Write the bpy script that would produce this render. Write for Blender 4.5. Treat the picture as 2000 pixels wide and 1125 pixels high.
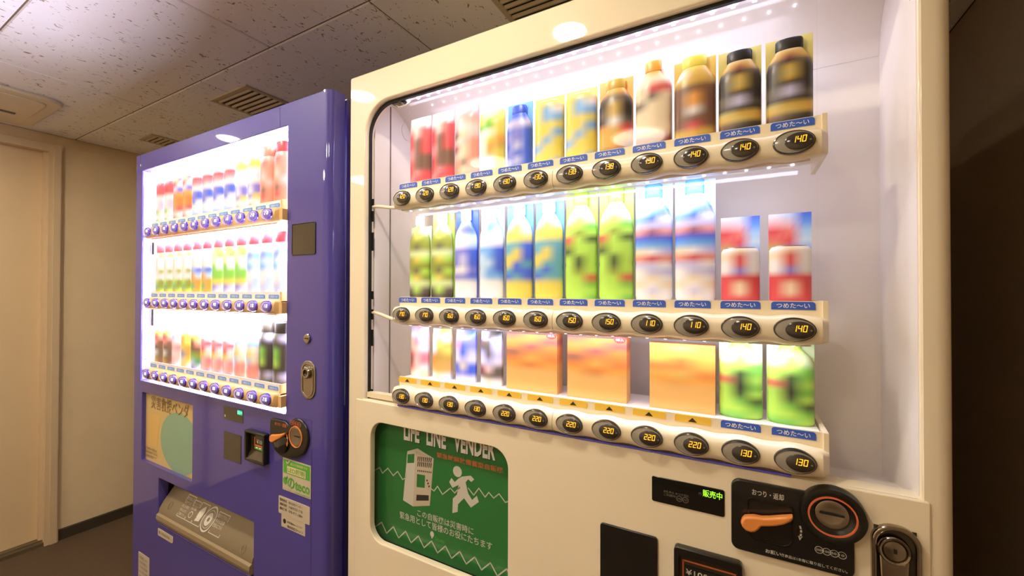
import bpy, math, random
from mathutils import Vector, Matrix

random.seed(7)
SC = bpy.context.scene
COL = SC.collection
for _o in list(bpy.data.objects):
    bpy.data.objects.remove(_o)

# ------------------------------------------------------------------ camera
EYE = 1.319
YAW, PITCH, ROLL = 0.5048, 0.0093, 0.0023
fwd = Vector((-math.sin(YAW) * math.cos(PITCH), math.cos(YAW) * math.cos(PITCH), math.sin(PITCH)))
rgt = Vector((math.cos(YAW), math.sin(YAW), 0))
upv = rgt.cross(fwd)
r2 = rgt * math.cos(ROLL) + upv * math.sin(ROLL)
u2 = -rgt * math.sin(ROLL) + upv * math.cos(ROLL)
cam_d = bpy.data.cameras.new('camera')
cam_d.sensor_width = 36.0
cam_d.lens = 36.0 * 814.58 / 2000.0
cam_d.clip_start = 0.02
cam = bpy.data.objects.new('camera', cam_d)
cm = Matrix((r2, u2, -fwd)).transposed().to_4x4()
cm.translation = Vector((0, 0, EYE))
cam.matrix_world = cm
COL.objects.link(cam)
SC.camera = cam

# ------------------------------------------------------------------ world and exposure
w = bpy.data.worlds.new('world')
SC.world = w
w.use_nodes = True
w.node_tree.nodes['Background'].inputs[0].default_value = (1.0, 0.8, 0.55, 1)
w.node_tree.nodes['Background'].inputs[1].default_value = 0.02
SC.view_settings.view_transform = 'Standard'
SC.view_settings.look = 'None'
SC.view_settings.gamma = 1.0
SC.view_settings.use_curve_mapping = False
SC.view_settings.exposure = 0.0
SC.cycles.max_bounces = 8
SC.cycles.diffuse_bounces = 5
SC.cycles.glossy_bounces = 3
SC.cycles.transmission_bounces = 3
SC.cycles.transparent_max_bounces = 12

DOWNLIGHT_W = 6.3
LED_WHITE_W = 1.05
LED_PURPLE_W = 5.0
WARM = (1.0, 0.92, 0.75)
COOL = (0.70, 0.73, 1.0)


# ------------------------------------------------------------------ materials
def lin(c):
    return tuple(((v / 255.0) / 12.92 if v / 255.0 <= 0.04045 else ((v / 255.0 + 0.055) / 1.055) ** 2.4) for v in c)


def M(name, rgb, rough=0.5, metal=0.0, emit=None, es=0.0, coat=0.0, vary=None, bump=None, spec=0.5):
    m = bpy.data.materials.new(name)
    m.use_nodes = True
    nt = m.node_tree
    b = nt.nodes['Principled BSDF']
    c = lin(rgb) + (1,)
    b.inputs['Base Color'].default_value = c
    b.inputs['Roughness'].default_value = rough
    b.inputs['Metallic'].default_value = metal
    b.inputs['Specular IOR Level'].default_value = spec
    if coat:
        b.inputs['Coat Weight'].default_value = coat
        b.inputs['Coat Roughness'].default_value = 0.02
    if emit:
        b.inputs['Emission Color'].default_value = lin(emit) + (1,)
        b.inputs['Emission Strength'].default_value = es
    if vary:
        sc_, amt = vary
        geo = nt.nodes.new('ShaderNodeNewGeometry')
        n = nt.nodes.new('ShaderNodeTexNoise')
        n.inputs['Scale'].default_value = sc_
        n.inputs['Detail'].default_value = 4
        nt.links.new(geo.outputs['Position'], n.inputs['Vector'])
        r = nt.nodes.new('ShaderNodeValToRGB')
        r.color_ramp.elements[0].position = 0.3
        r.color_ramp.elements[1].position = 0.7
        r.color_ramp.elements[0].color = tuple(v * (1 - amt) for v in c[:3]) + (1,)
        r.color_ramp.elements[1].color = tuple(min(1, v * (1 + amt)) for v in c[:3]) + (1,)
        nt.links.new(n.outputs['Fac'], r.inputs['Fac'])
        nt.links.new(r.outputs['Color'], b.inputs['Base Color'])
    if bump:
        sc_, st = bump
        geo = nt.nodes.new('ShaderNodeNewGeometry')
        n = nt.nodes.new('ShaderNodeTexNoise')
        n.inputs['Scale'].default_value = sc_
        n.inputs['Detail'].default_value = 3
        nt.links.new(geo.outputs['Position'], n.inputs['Vector'])
        bp = nt.nodes.new('ShaderNodeBump')
        bp.inputs['Strength'].default_value = st
        bp.inputs['Distance'].default_value = 0.002
        nt.links.new(n.outputs['Fac'], bp.inputs['Height'])
        nt.links.new(bp.outputs['Normal'], b.inputs['Normal'])
    return m


def M_tile():
    m = M('rock_wool_tile', (246, 243, 240), 0.9)
    nt = m.node_tree
    b = nt.nodes['Principled BSDF']
    geo = nt.nodes.new('ShaderNodeNewGeometry')
    mp = nt.nodes.new('ShaderNodeMapping')
    mp.inputs['Scale'].default_value = (1.0, 0.55, 1.0)
    nt.links.new(geo.outputs['Position'], mp.inputs['Vector'])
    n1 = nt.nodes.new('ShaderNodeTexNoise')
    n1.inputs['Scale'].default_value = 62
    n1.inputs['Detail'].default_value = 1.0
    n1.inputs['Distortion'].default_value = 1.6
    nt.links.new(mp.outputs['Vector'], n1.inputs['Vector'])
    r1 = nt.nodes.new('ShaderNodeValToRGB')
    r1.color_ramp.elements[0].position = 0.675
    r1.color_ramp.elements[0].color = (1, 1, 1, 1)
    r1.color_ramp.elements[1].position = 0.715
    r1.color_ramp.elements[1].color = (0.36, 0.28, 0.20, 1)
    nt.links.new(n1.outputs['Fac'], r1.inputs['Fac'])
    mx = nt.nodes.new('ShaderNodeMix')
    mx.data_type = 'RGBA'
    mx.blend_type = 'MULTIPLY'
    mx.inputs[0].default_value = 1.0
    mx.inputs[6].default_value = lin((246, 243, 240)) + (1,)
    nt.links.new(r1.outputs['Color'], mx.inputs[7])
    nt.links.new(mx.outputs[2], b.inputs['Base Color'])
    bp = nt.nodes.new('ShaderNodeBump')
    bp.inputs['Strength'].default_value = 0.5
    bp.inputs['Distance'].default_value = 0.002
    nt.links.new(r1.outputs['Color'], bp.inputs['Height'])
    nt.links.new(bp.outputs['Normal'], b.inputs['Normal'])
    return m


def M_print():
    m = M('soft_printed_label', (255, 255, 255), 0.35)
    nt = m.node_tree
    a = nt.nodes.new('ShaderNodeAttribute')
    a.attribute_name = 'Col'
    nt.links.new(a.outputs['Color'], nt.nodes['Principled BSDF'].inputs['Base Color'])
    return m


def M_clear(name, refl=0.05, tint=(1, 1, 1)):
    m = bpy.data.materials.new(name)
    m.use_nodes = True
    nt = m.node_tree
    nt.nodes.clear()
    out = nt.nodes.new('ShaderNodeOutputMaterial')
    tr = nt.nodes.new('ShaderNodeBsdfTransparent')
    tr.inputs[0].default_value = tint + (1,)
    gl = nt.nodes.new('ShaderNodeBsdfGlossy')
    gl.inputs['Roughness'].default_value = 0.03
    lw = nt.nodes.new('ShaderNodeLayerWeight')
    pw_ = nt.nodes.new('ShaderNodeMath')
    pw_.operation = 'POWER'
    pw_.inputs[1].default_value = 5.0
    nt.links.new(lw.outputs['Facing'], pw_.inputs[0])
    ma = nt.nodes.new('ShaderNodeMath')
    ma.operation = 'MULTIPLY_ADD'
    ma.inputs[1].default_value = 0.8
    ma.inputs[2].default_value = refl
    nt.links.new(pw_.outputs[0], ma.inputs[0])
    mix = nt.nodes.new('ShaderNodeMixShader')
    nt.links.new(ma.outputs[0], mix.inputs[0])
    nt.links.new(tr.outputs[0], mix.inputs[1])
    nt.links.new(gl.outputs[0], mix.inputs[2])
    nt.links.new(mix.outputs[0], out.inputs[0])
    return m


MT = dict(
    cream=M('cream_painted_steel', (238, 224, 194), 0.5, coat=1.0, vary=(2.0, 0.02), spec=0.15),
    cream_plastic=M('cream_plastic', (238, 222, 188), 0.30, coat=0.2),
    white_liner=M('white_liner', (236, 228, 220), 0.38),
    sill=M('white_sill', (228, 218, 206), 0.4),
    tan_plastic=M('tan_plastic', (222, 180, 120), 0.35),
    purple=M('purple_painted_steel', (74, 66, 146), 0.45, coat=1.0, vary=(1.5, 0.03), spec=0.15),
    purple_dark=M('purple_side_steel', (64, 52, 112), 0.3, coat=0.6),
    black=M('black_plastic', (22, 19, 16), 0.28, coat=0.2),
    black_matt=M('black_matt', (16, 14, 12), 0.6),
    black_gloss=M('black_smoked_glass', (20, 18, 15), 0.08, coat=0.6),
    smoked=M('smoked_brown_glass', (62, 52, 36), 0.18, coat=0.3),
    btn_rim=M('button_rim', (30, 26, 22), 0.2, coat=0.4),
    btn_face=M('button_face', (150, 142, 128), 0.22, coat=0.4),
    btn_window=M('button_window', (58, 51, 44), 0.15, coat=0.5),
    pbtn_rim=M('violet_rim', (96, 76, 186), 0.15, metal=0.4),
    pbtn_face=M('violet_button', (196, 186, 250), 0.15, coat=0.6),
    pbtn_window=M('violet_window', (122, 104, 204), 0.12, coat=0.6),
    digit=M('orange_led_digit', (255, 180, 40), 0.4, emit=(255, 176, 40), es=1.5),
    digit_white=M('white_led_digit', (255, 255, 255), 0.4, emit=(235, 240, 255), es=1.6),
    digit_green=M('green_led_text', (150, 240, 60), 0.4, emit=(160, 240, 50), es=1.1),
    digit_aqua=M('aqua_led_text', (120, 255, 220), 0.4, emit=(120, 255, 215), es=1.2),
    aqua_back=M('aqua_led_backing', (20, 140, 110), 0.4, emit=(10, 150, 110), es=0.5),
    led=M('led_emitter', (255, 255, 255), 0.4, emit=(225, 228, 255), es=6.0),
    fill_panel=M('fill_back_panel', (240, 240, 250), 0.5, emit=(222, 226, 255), es=24.0),
    violet_strip=M('violet_light_line', (92, 92, 226), 0.2, coat=0.5),
    blue=M('blue_label', (58, 96, 196), 0.35),
    blue_p=M('light_blue_label', (96, 150, 225), 0.35),
    yellow_l=M('yellow_label', (240, 196, 70), 0.35),
    white=M('white_print', (240, 238, 232), 0.5),
    off_white=M('off_white_print', (205, 200, 186), 0.5),
    sticker=M('sticker_paper', (196, 182, 158), 0.5),
    grey_print=M('grey_print', (120, 112, 98), 0.5),
    dark_print=M('dark_print', (50, 42, 34), 0.5),
    green=M('poster_green', (42, 120, 58), 0.3, coat=0.5),
    sticker_green=M('sticker_green', (92, 172, 62), 0.45),
    orange=M('orange_plastic', (226, 140, 66), 0.35),
    orange_print=M('orange_print', (216, 108, 62), 0.45),
    red=M('red_sticker', (214, 66, 52), 0.4),
    chrome=M('chrome', (170, 160, 145), 0.12, metal=1.0),
    steel=M('brushed_steel', (168, 158, 142), 0.32, metal=1.0, bump=(240, 0.1)),
    poster_yellow=M('poster_yellow', (206, 178, 112), 0.35, coat=0.3),
    poster_panel=M('poster_panel', (216, 178, 98), 0.35, coat=0.3),
    poster_teal=M('poster_teal', (134, 170, 140), 0.35, coat=0.3),
    poster_text=M('poster_text', (128, 96, 58), 0.4),
    poster_glow=M('poster_text_edge', (228, 206, 160), 0.4),
    flap=M('smoked_flap', (120, 106, 82), 0.28, coat=0.3),
    flap_lip=M('flap_lip', (146, 128, 98), 0.35),
    clear=M_clear('clear_acrylic', 0.010),
    tube=M_clear('clear_tube', 0.05, (0.95, 0.95, 1.0)),
    print=M_print(),
    tile=M_tile(),
    joint=M('ceiling_joint', (120, 100, 74), 0.9),
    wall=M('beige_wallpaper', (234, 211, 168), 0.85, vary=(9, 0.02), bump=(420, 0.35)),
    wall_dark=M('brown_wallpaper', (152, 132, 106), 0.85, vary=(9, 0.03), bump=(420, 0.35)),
    door=M('door_laminate', (222, 196, 152), 0.55, vary=(3, 0.02)),
    trim=M('door_frame_paint', (214, 190, 152), 0.45),
    base=M('dark_vinyl_base', (62, 52, 38), 0.55),
    carpet=M('brown_carpet', (92, 72, 52), 0.95, vary=(160, 0.12), bump=(500, 0.6)),
    vent=M('vent_paint', (196, 180, 150), 0.55),
    vent_dark=M('vent_dark', (30, 24, 18), 0.9),
    ac=M('ac_panel', (222, 206, 176), 0.5),
    lamp_trim=M('lamp_trim', (232, 226, 214), 0.35),
    lamp_glow=M('lamp_glow', (255, 250, 240), 0.4, emit=(255, 226, 176), es=45.0),
    fill_lamp_glow=M('fill_lamp_glow', (255, 250, 240), 0.4, emit=(255, 240, 210), es=9.0),
    metal_sill=M('threshold_metal', (150, 138, 112), 0.4, metal=0.8),
)

for _k in ('digit', 'digit_white', 'digit_green', 'digit_aqua', 'aqua_back', 'led', 'lamp_glow', 'fill_lamp_glow'):
    MT[_k].cycles.emission_sampling = 'NONE'

# ------------------------------------------------------------------ mesh helpers
WO = {}


class MB:
    def __init__(self):
        self.v, self.f, self.mi, self.c = [], [], [], None

    def add(self, vs, fs, mi=0):
        o = len(self.v)
        self.v += [tuple(p) for p in vs]
        self.f += [tuple(i + o for i in f) for f in fs]
        self.mi += [mi] * len(fs)
        return self

    def box(self, x0, x1, y0, y1, z0, z1, mi=0):
        vs = [(x, y, z) for z in (z0, z1) for y in (y0, y1) for x in (x0, x1)]
        return self.add(vs, [(0, 2, 3, 1), (4, 5, 7, 6), (0, 1, 5, 4), (2, 6, 7, 3), (0, 4, 6, 2), (1, 3, 7, 5)], mi)

    def lathe(self, cx, cy, prof, n=20, mi=0, cap=True, sy=1.0):
        vs, fs = [], []
        for z, r in prof:
            for k in range(n):
                a = 2 * math.pi * k / n
                vs.append((cx + r * math.sin(a), cy - r * sy * math.cos(a), z))
        for i in range(len(prof) - 1):
            for k in range(n):
                k2 = (k + 1) % n
                fs.append((i * n + k, i * n + k2, (i + 1) * n + k2, (i + 1) * n + k))
        if cap:
            fs.append(tuple(reversed(range(n))))
            fs.append(tuple((len(prof) - 1) * n + k for k in range(n)))
        return self.add(vs, fs, mi)

    def dish(self, cx, cz, rings, n=32, mi=0, cap=True):
        """rings: (rx, rz, y, dx) elliptical rings facing -Y, back to front"""
        vs, fs = [], []
        for rx, rz, y, dx in rings:
            for k in range(n):
                a = 2 * math.pi * k / n
                vs.append((cx + dx + rx * math.cos(a), y, cz + rz * math.sin(a)))
        for i in range(len(rings) - 1):
            for k in range(n):
                k2 = (k + 1) % n
                fs.append((i * n + k, i * n + k2, (i + 1) * n + k2, (i + 1) * n + k))
        if cap:
            fs.append(tuple((len(rings) - 1) * n + k for k in range(n)))
        return self.add(vs, fs, mi)

    def tube(self, pts, r, n=8, mi=0):
        pts = [Vector(p) for p in pts]
        vs, fs = [], []
        for i, p in enumerate(pts):
            t = (pts[min(i + 1, len(pts) - 1)] - pts[max(i - 1, 0)]).normalized()
            a = Vector((0, 0, 1)) if abs(t.z) < 0.9 else Vector((1, 0, 0))
            s = t.cross(a).normalized()
            u = s.cross(t)
            for k in range(n):
                q = 2 * math.pi * k / n
                vs.append(p + r * (math.cos(q) * s + math.sin(q) * u))
        for i in range(len(pts) - 1):
            for k in range(n):
                k2 = (k + 1) % n
                fs.append((i * n + k, i * n + k2, (i + 1) * n + k2, (i + 1) * n + k))
        fs.append(tuple(reversed(range(n))))
        fs.append(tuple((len(pts) - 1) * n + k for k in range(n)))
        return self.add(vs, fs, mi)

    def sweep_x(self, x0, x1, prof, mi=0):
        """prof: closed (y,z) loop extruded along X"""
        n = len(prof)
        vs = [(x0, y, z) for y, z in prof] + [(x1, y, z) for y, z in prof]
        fs = [(k, (k + 1) % n, n + (k + 1) % n, n + k) for k in range(n)]
        fs += [tuple(reversed(range(n))), tuple(range(n, 2 * n))]
        return self.add(vs, fs, mi)

    def sweep_z(self, z0, z1, prof, mi=0):
        n = len(prof)
        vs = [(x, y, z0) for x, y in prof] + [(x, y, z1) for x, y in prof]
        fs = [(k, (k + 1) % n, n + (k + 1) % n, n + k) for k in range(n)]
        fs += [tuple(reversed(range(n))), tuple(range(n, 2 * n))]
        return self.add(vs, fs, mi)

    def poly(self, pts, y, t=0.0006, mi=0):
        """flat printed polygon (x,z) in the plane y, thickness t towards the back"""
        n = len(pts)
        vs = [(x, y, z) for x, z in pts] + [(x, y + t, z) for x, z in pts]
        fs = [tuple(range(n)), tuple(reversed(range(n, 2 * n)))]
        fs += [((k + 1) % n, k, n + k, n + (k + 1) % n) for k in range(n)]
        return self.add(vs, fs, mi)

    def stroke(self, pts, wd, y, t=0.0006, mi=0):
        for (a, b) in zip(pts[:-1], pts[1:]):
            d = Vector((b[0] - a[0], b[1] - a[1]))
            if d.length < 1e-6:
                continue
            n = Vector((-d.y, d.x)).normalized() * wd / 2
            e = d.normalized() * wd * 0.35
            self.poly([(a[0] - e.x - n.x, a[1] - e.y - n.y), (b[0] + e.x - n.x, b[1] + e.y - n.y),
                       (b[0] + e.x + n.x, b[1] + e.y + n.y), (a[0] - e.x + n.x, a[1] - e.y + n.y)], y, t, mi)
        return self

    def ring(self, cx, cz, rx, rz, wd, y, n=36, t=0.0006, mi=0):
        vs = []
        for rr_x, rr_z, yy in ((rx, rz, y + t), (rx, rz, y), (rx - wd, rz - wd, y), (rx - wd, rz - wd, y + t)):
            for k in range(n):
                a = 2 * math.pi * k / n
                vs.append((cx + rr_x * math.cos(a), yy, cz + rr_z * math.sin(a)))
        fs = []
        for i in range(3):
            for k in range(n):
                k2 = (k + 1) % n
                fs.append((i * n + k, i * n + k2, (i + 1) * n + k2, (i + 1) * n + k))
        return self.add(vs, fs, mi)

    def build(self, name, mats, parent=None, smooth=False, fix=True):
        if not isinstance(mats, (list, tuple)):
            mats = [mats]
        xs = list(zip(*self.v))
        ctr = Vector([(min(a) + max(a)) / 2 for a in xs])
        me = bpy.data.meshes.new(name)
        me.from_pydata([tuple(Vector(p) - ctr) for p in self.v], [], self.f)
        for m in mats:
            me.materials.append(MT[m] if isinstance(m, str) else m)
        if len(mats) > 1:
            me.polygons.foreach_set('material_index', self.mi)
        if self.c:
            at = me.color_attributes.new('Col', 'FLOAT_COLOR', 'POINT')
            for i, c in enumerate(self.c):
                at.data[i].color = (c[0], c[1], c[2], 1)
        if fix:
            import bmesh
            bm = bmesh.new()
            bm.from_mesh(me)
            bmesh.ops.recalc_face_normals(bm, faces=bm.faces)
            bm.to_mesh(me)
            bm.free()
        if smooth:
            me.shade_smooth() if hasattr(me, 'shade_smooth') else None
            try:
                me.set_sharp_from_angle(angle=math.radians(38))
            except Exception:
                pass
        me.update()
        o = bpy.data.objects.new(name, me)
        COL.objects.link(o)
        place(o, ctr, parent)
        return o


def place(o, world, parent):
    WO[o.name] = Vector(world)
    if parent is not None:
        o.parent = parent
        o.location = Vector(world) - WO[parent.name]
    else:
        o.location = world


def clone(o, off, parent, name=None):
    c = o.copy()
    if name:
        c.name = name
    COL.objects.link(c)
    place(c, WO[o.name] + Vector(off), parent)
    return c


def empty(name, loc, label, cat, group=None):
    e = bpy.data.objects.new(name, None)
    e.empty_display_size = 0.05
    COL.objects.link(e)
    place(e, Vector(loc), None)
    e['label'] = label
    e['category'] = cat
    if group:
        e['group'] = group
    return e


def struct(o):
    o['kind'] = 'structure'
    return o


def rr(x0, x1, z0, z1, r, n=8):
    if not isinstance(r, (tuple, list)):
        r = (r, r, r, r)                      # bl, br, tr, tl
    pts = []
    for (cx, cz, a0, q) in ((x0 + r[0], z0 + r[0], 180, r[0]), (x1 - r[1], z0 + r[1], 270, r[1]),
                            (x1 - r[2], z1 - r[2], 0, r[2]), (x0 + r[3], z1 - r[3], 90, r[3])):
        if q <= 1e-6:
            pts.append((cx, cz))
        else:
            for k in range(n + 1):
                a = math.radians(a0 + 90 * k / n)
                pts.append((cx + q * math.cos(a), cz + q * math.sin(a)))
    return pts


def curve_mesh(loops, depth, bevel=0.0):
    cu = bpy.data.curves.new('tmp', 'CURVE')
    cu.dimensions = '2D'
    cu.fill_mode = 'BOTH'
    cu.extrude = max(depth / 2 - bevel, 0.0)
    cu.bevel_depth = bevel
    cu.bevel_resolution = 2
    cu.offset = -bevel
    for lp in loops:
        s = cu.splines.new('POLY')
        s.points.add(len(lp) - 1)
        for p, (a, b) in zip(s.points, lp):
            p.co = (a, b, 0, 1)
        s.use_cyclic_u = True
    ob = bpy.data.objects.new('tmp', cu)
    me = bpy.data.meshes.new_from_object(ob)
    vs = [tuple(v.co) for v in me.vertices]
    fs = [tuple(p.vertices) for p in me.polygons]
    bpy.data.objects.remove(ob)
    bpy.data.curves.remove(cu)
    bpy.data.meshes.remove(me)
    return vs, fs


def plate(name, loops, y0, y1, mat, parent, bevel=0.0, smooth=True):
    """flat sheet in XZ, from y0 (front) to y1 (back), with holes"""
    vs, fs = curve_mesh(loops, y1 - y0, bevel)
    ym = (y0 + y1) / 2
    b = MB().add([(x, ym - z, y) for x, y, z in vs], fs)
    return b.build(name, mat, parent, smooth=smooth)


_tc = {}


def text_geo(body, bold=0.0):
    key = (body, bold)
    if key in _tc:
        return _tc[key]
    cu = bpy.data.curves.new('tmp', 'FONT')
    cu.body = body
    cu.size = 1.0
    cu.resolution_u = 2
    cu.offset = bold
    ob = bpy.data.objects.new('tmp', cu)
    me = bpy.data.meshes.new_from_object(ob)
    vs = [tuple(v.co) for v in me.vertices]
    fs = [tuple(p.vertices) for p in me.polygons]
    bpy.data.objects.remove(ob)
    bpy.data.curves.remove(cu)
    bpy.data.meshes.remove(me)
    xs = [v[0] for v in vs]
    ys = [v[1] for v in vs]
    x0, x1, y0, y1 = min(xs), max(xs), min(ys), max(ys)
    vs = [((v[0] - x0) / (x1 - x0), (v[1] - y0) / (y1 - y0)) for v in vs]
    _tc[key] = (vs, fs)
    return _tc[key]


def text_into(b, body, x0, x1, z0, z1, y, bold=0.0, mi=0, yfun=None):
    vs, fs = text_geo(body, bold)
    b.add([(x0 + (x1 - x0) * u, (yfun(z0 + (z1 - z0) * v) if yfun else y), z0 + (z1 - z0) * v) for u, v in vs], fs, mi)
    return b


def text(parent, body, x0, x1, z0, z1, y, mat, bold=0.0, name='lettering'):
    return text_into(MB(), body, x0, x1, z0, z1, y, bold).build(name, mat, parent, fix=False)


SEG = {'0': 'abcdef', '1': 'bc', '2': 'abged', '3': 'abgcd', '4': 'fgbc', '5': 'afgcd', '6': 'afgedc', '7': 'abcf', '8': 'abcdefg', '9': 'abcdfg'}


def digits_into(b, s, x0, x1, z0, z1, y, slant=0.16, th=0.15):
    n = len(s)
    cw = (x1 - x0) / n
    H = z1 - z0
    for i, ch in enumerate(s):
        ax, bx = x0 + i * cw + cw * 0.12, x0 + (i + 1) * cw - cw * 0.10
        t = cw * th
        zm = (z0 + z1) / 2
        g = t * 0.25
        segs = {'a': (ax + g, bx - g, z1 - t, z1), 'd': (ax + g, bx - g, z0, z0 + t), 'g': (ax + g, bx - g, zm - t / 2, zm + t / 2),
                'f': (ax, ax + t, zm + g, z1 - g), 'e': (ax, ax + t, z0 + g, zm - g),
                'b': (bx - t, bx, zm + g, z1 - g), 'c': (bx - t, bx, z0 + g, zm - g)}
        for k in SEG[ch]:
            u0, u1, v0, v1 = segs[k]
            b.poly([(u + slant * (v - z0), v) for u, v in ((u0, v0), (u1, v0), (u1, v1), (u0, v1))], y, 0.0003)
    return b


def area(name, loc, sx, sy, rot, energy, color, parent=None, shape='RECTANGLE', spread=None):
    l = bpy.data.lights.new(name, 'AREA')
    l.shape = shape
    l.size = sx
    if shape in ('RECTANGLE', 'ELLIPSE'):
        l.size_y = sy
    l.energy = energy
    l.color = color
    if spread:
        l.spread = spread
    o = bpy.data.objects.new(name, l)
    COL.objects.link(o)
    o.rotation_euler = rot
    place(o, Vector(loc), parent)
    return o


# ------------------------------------------------------------------ the room
H = 2.139
XL, XR, YB, YF = -3.173, 0.575, 1.95, -1.60

fl = struct(MB().box(XL - 0.1, XR + 0.1, YF - 0.1, YB + 0.1, -0.05, 0.0).build('floor', 'carpet'))
fl['label'] = 'brown carpet floor in front of the purple vending machine'

# ceiling with staggered rock wool tiles
ceil = struct(MB().box(XL - 0.1, XR + 0.1, YF - 0.1, YB + 0.1, H + 0.004, H + 0.06).build('ceiling', 'joint'))
TW, TD, G = 0.930, 0.467, 0.0022
tile_mesh = None
row = 0
for j in range(-3, 4):
    y0 = 0.363 + j * TD
    off = -1.389 if j % 2 == 0 else -0.925
    for i in range(-4, 4):
        x0 = off + i * TW
        a0, a1 = max(x0, XL), min(x0 + TW, XR)
        b0, b1 = max(y0, YF), min(y0 + TD, YB)
        if a1 - a0 < 0.02 or b1 - b0 < 0.02:
            continue
        bb = MB()
        gx0, gx1, gy0, gy1 = a0 + G, a1 - G, b0 + G, b1 - G
        c = 0.003
        bb.add([(gx0, gy0, H + 0.004), (gx1, gy0, H + 0.004), (gx1, gy1, H + 0.004), (gx0, gy1, H + 0.004),
                (gx0, gy0, H + c), (gx1, gy0, H + c), (gx1, gy1, H + c), (gx0, gy1, H + c),
                (gx0 + c, gy0 + c, H), (gx1 - c, gy0 + c, H), (gx1 - c, gy1 - c, H), (gx0 + c, gy1 - c, H)],
               [(0, 1, 5, 4), (1, 2, 6, 5), (2, 3, 7, 6), (3, 0, 4, 7), (4, 5, 9, 8), (5, 6, 10, 9), (6, 7, 11, 10), (7, 4, 8, 11), (8, 9, 10, 11)])
        bb.build('ceiling_tile', 'tile', ceil)

# left wall with a door
DY0, DY1, DZ = -0.12, 0.728, 2.045
wl = MB()
wl.box(XL - 0.1, XL, 0.775, YB, 0, H)
wl.box(XL - 0.1, XL, YF, DY0 - 0.045, 0, H)
wl.box(XL - 0.1, XL, DY0 - 0.045, 0.775, 2.083, H)
wl = struct(wl.build('wall_left', 'wall'))
door = struct(MB().box(XL - 0.075, XL - 0.035, DY0, DY1, 0.03, DZ).build('door_1', 'door'))
door['label'] = 'pale beige flush door at the left edge'
fr = MB()
for (y0, y1, z0, z1) in ((DY1, 0.778, 0, 2.083), (DY0 - 0.048, DY0, 0, 2.083), (DY0, DY1, DZ, 2.083)):
    fr.box(XL - 0.09, XL + 0.018, y0, y1, z0, z1)
    if y1 - y0 < 0.1:
        fr.box(XL + 0.018, XL + 0.024, y0 + 0.018, y1 - 0.006, z0, z1 - 0.006)
fr.box(XL - 0.034, XL - 0.012, DY1 - 0.014, DY1, 0.02, DZ)
struct(fr.build('trim_1', 'trim'))
th = MB()
th.box(XL - 0.08, XL + 0.01, DY0, DY1, 0.0, 0.018)
th.box(XL - 0.06, XL - 0.01, DY0, DY1, 0.018, 0.028)
struct(th.build('trim_2', 'metal_sill'))
bs = MB()
bs.sweep_x(0, 1, [(0, 0), (0.01, 0), (0.008, 0.052), (0.0, 0.056)])
bs.v = [(XL + y, 0.778 + x * (YB - 0.778), z) for x, y, z in bs.v]
struct(bs.build('baseboard_left', 'base'))
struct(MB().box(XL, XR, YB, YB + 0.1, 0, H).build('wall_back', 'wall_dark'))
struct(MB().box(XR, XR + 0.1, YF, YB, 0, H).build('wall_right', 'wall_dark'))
struct(MB().box(XL, XR, YF - 0.1, YF, 0, H).build('wall_front', 'wall'))
struct(MB().box(XL, XR, YF, YF + 0.01, 0, 0.056).build('baseboard_front', 'base'))

# ceiling downlights, and unseen fill lamps added behind the camera
for (x, y, lab) in ((-0.475, 0.200, 'round recessed downlight in front of the cream vending machine'),
                    (-1.393, 0.215, 'round recessed downlight between the two vending machines'),
                    (-2.400, 0.150, 'round recessed downlight nearest the beige door'),
                    (-0.475, -0.750, 'added wide round fill lamp behind the camera, facing the cream machine'),
                    (-1.393, -0.750, 'middle added wide round fill lamp of the row behind the camera'),
                    (-2.400, -0.750, 'added wide round fill lamp behind the camera, nearest the door')):
    big = y < 0
    R0 = 0.150 if big else 0.052
    e = empty('ceiling_downlight', (x, y, H), lab, 'ceiling light', 'added round fill lamps behind the camera' if big else 'recessed downlights in a row')
    b = MB()
    b.lathe(x, y, [(H + 0.0005, R0), (H - 0.004, R0 + 0.002), (H - 0.006, R0 + 0.006), (H - 0.004, R0 + 0.010), (H + 0.0005, R0 + 0.011)], 36, cap=False)
    b.build('trim_ring', 'lamp_trim', e, smooth=True)
    MB().lathe(x, y, [(H + 0.0015, R0), (H - 0.003, R0 - 0.0005)], 36).build('lens', 'fill_lamp_glow' if big else 'lamp_glow', e)
    area('lamp', (x, y, H - 0.008), R0 * 1.75, R0 * 1.75, (0, 0, 0), DOWNLIGHT_W * (0.75 if big else 1.0), WARM, e, 'DISK')


def vent(x0, x1, y0, y1, n, label):
    e = empty('ceiling_vent', ((x0 + x1) / 2, (y0 + y1) / 2, H), label, 'vent', 'slatted ceiling vents')
    f = 0.016
    b = MB()
    for (a, c, d, g) in ((x0, x1, y0, y0 + f), (x0, x1, y1 - f, y1), (x0, x0 + f, y0 + f, y1 - f), (x1 - f, x1, y0 + f, y1 - f)):
        b.box(a, c, d, g, H - 0.006, H + 0.001)
    b.build('frame', 'vent', e)
    MB().box(x0 + f, x1 - f, y0 + f, y1 - f, H - 0.0012, H + 0.001).build('backing', 'vent_dark', e)
    p = (y1 - y0 - 2 * f) / n
    proto = None
    for k in range(n):
        yy = y0 + f + (k + 0.5) * p
        if proto is None:
            proto = MB().sweep_x(x0 + f, x1 - f, [(yy - p * 0.26, H - 0.0016), (yy - p * 0.02, H - 0.0075), (yy + p * 0.20, H - 0.0070), (yy + p * 0.06, H - 0.0014)]).build('slat', 'vent', e)
            py = yy
        else:
            clone(proto, (0, yy - py, 0), e, 'slat')
    return e


vent(-1.992, -1.722, 0.930, 1.200, 9, 'beige slatted ceiling vent above the top of the purple machine')
vent(-2.845, -2.690, 0.985, 1.160, 6, 'small slatted ceiling vent near the left wall')
vent(-0.612, -0.330, 0.930, 1.205, 10, 'slatted ceiling vent above the cream vending machine')

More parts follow.
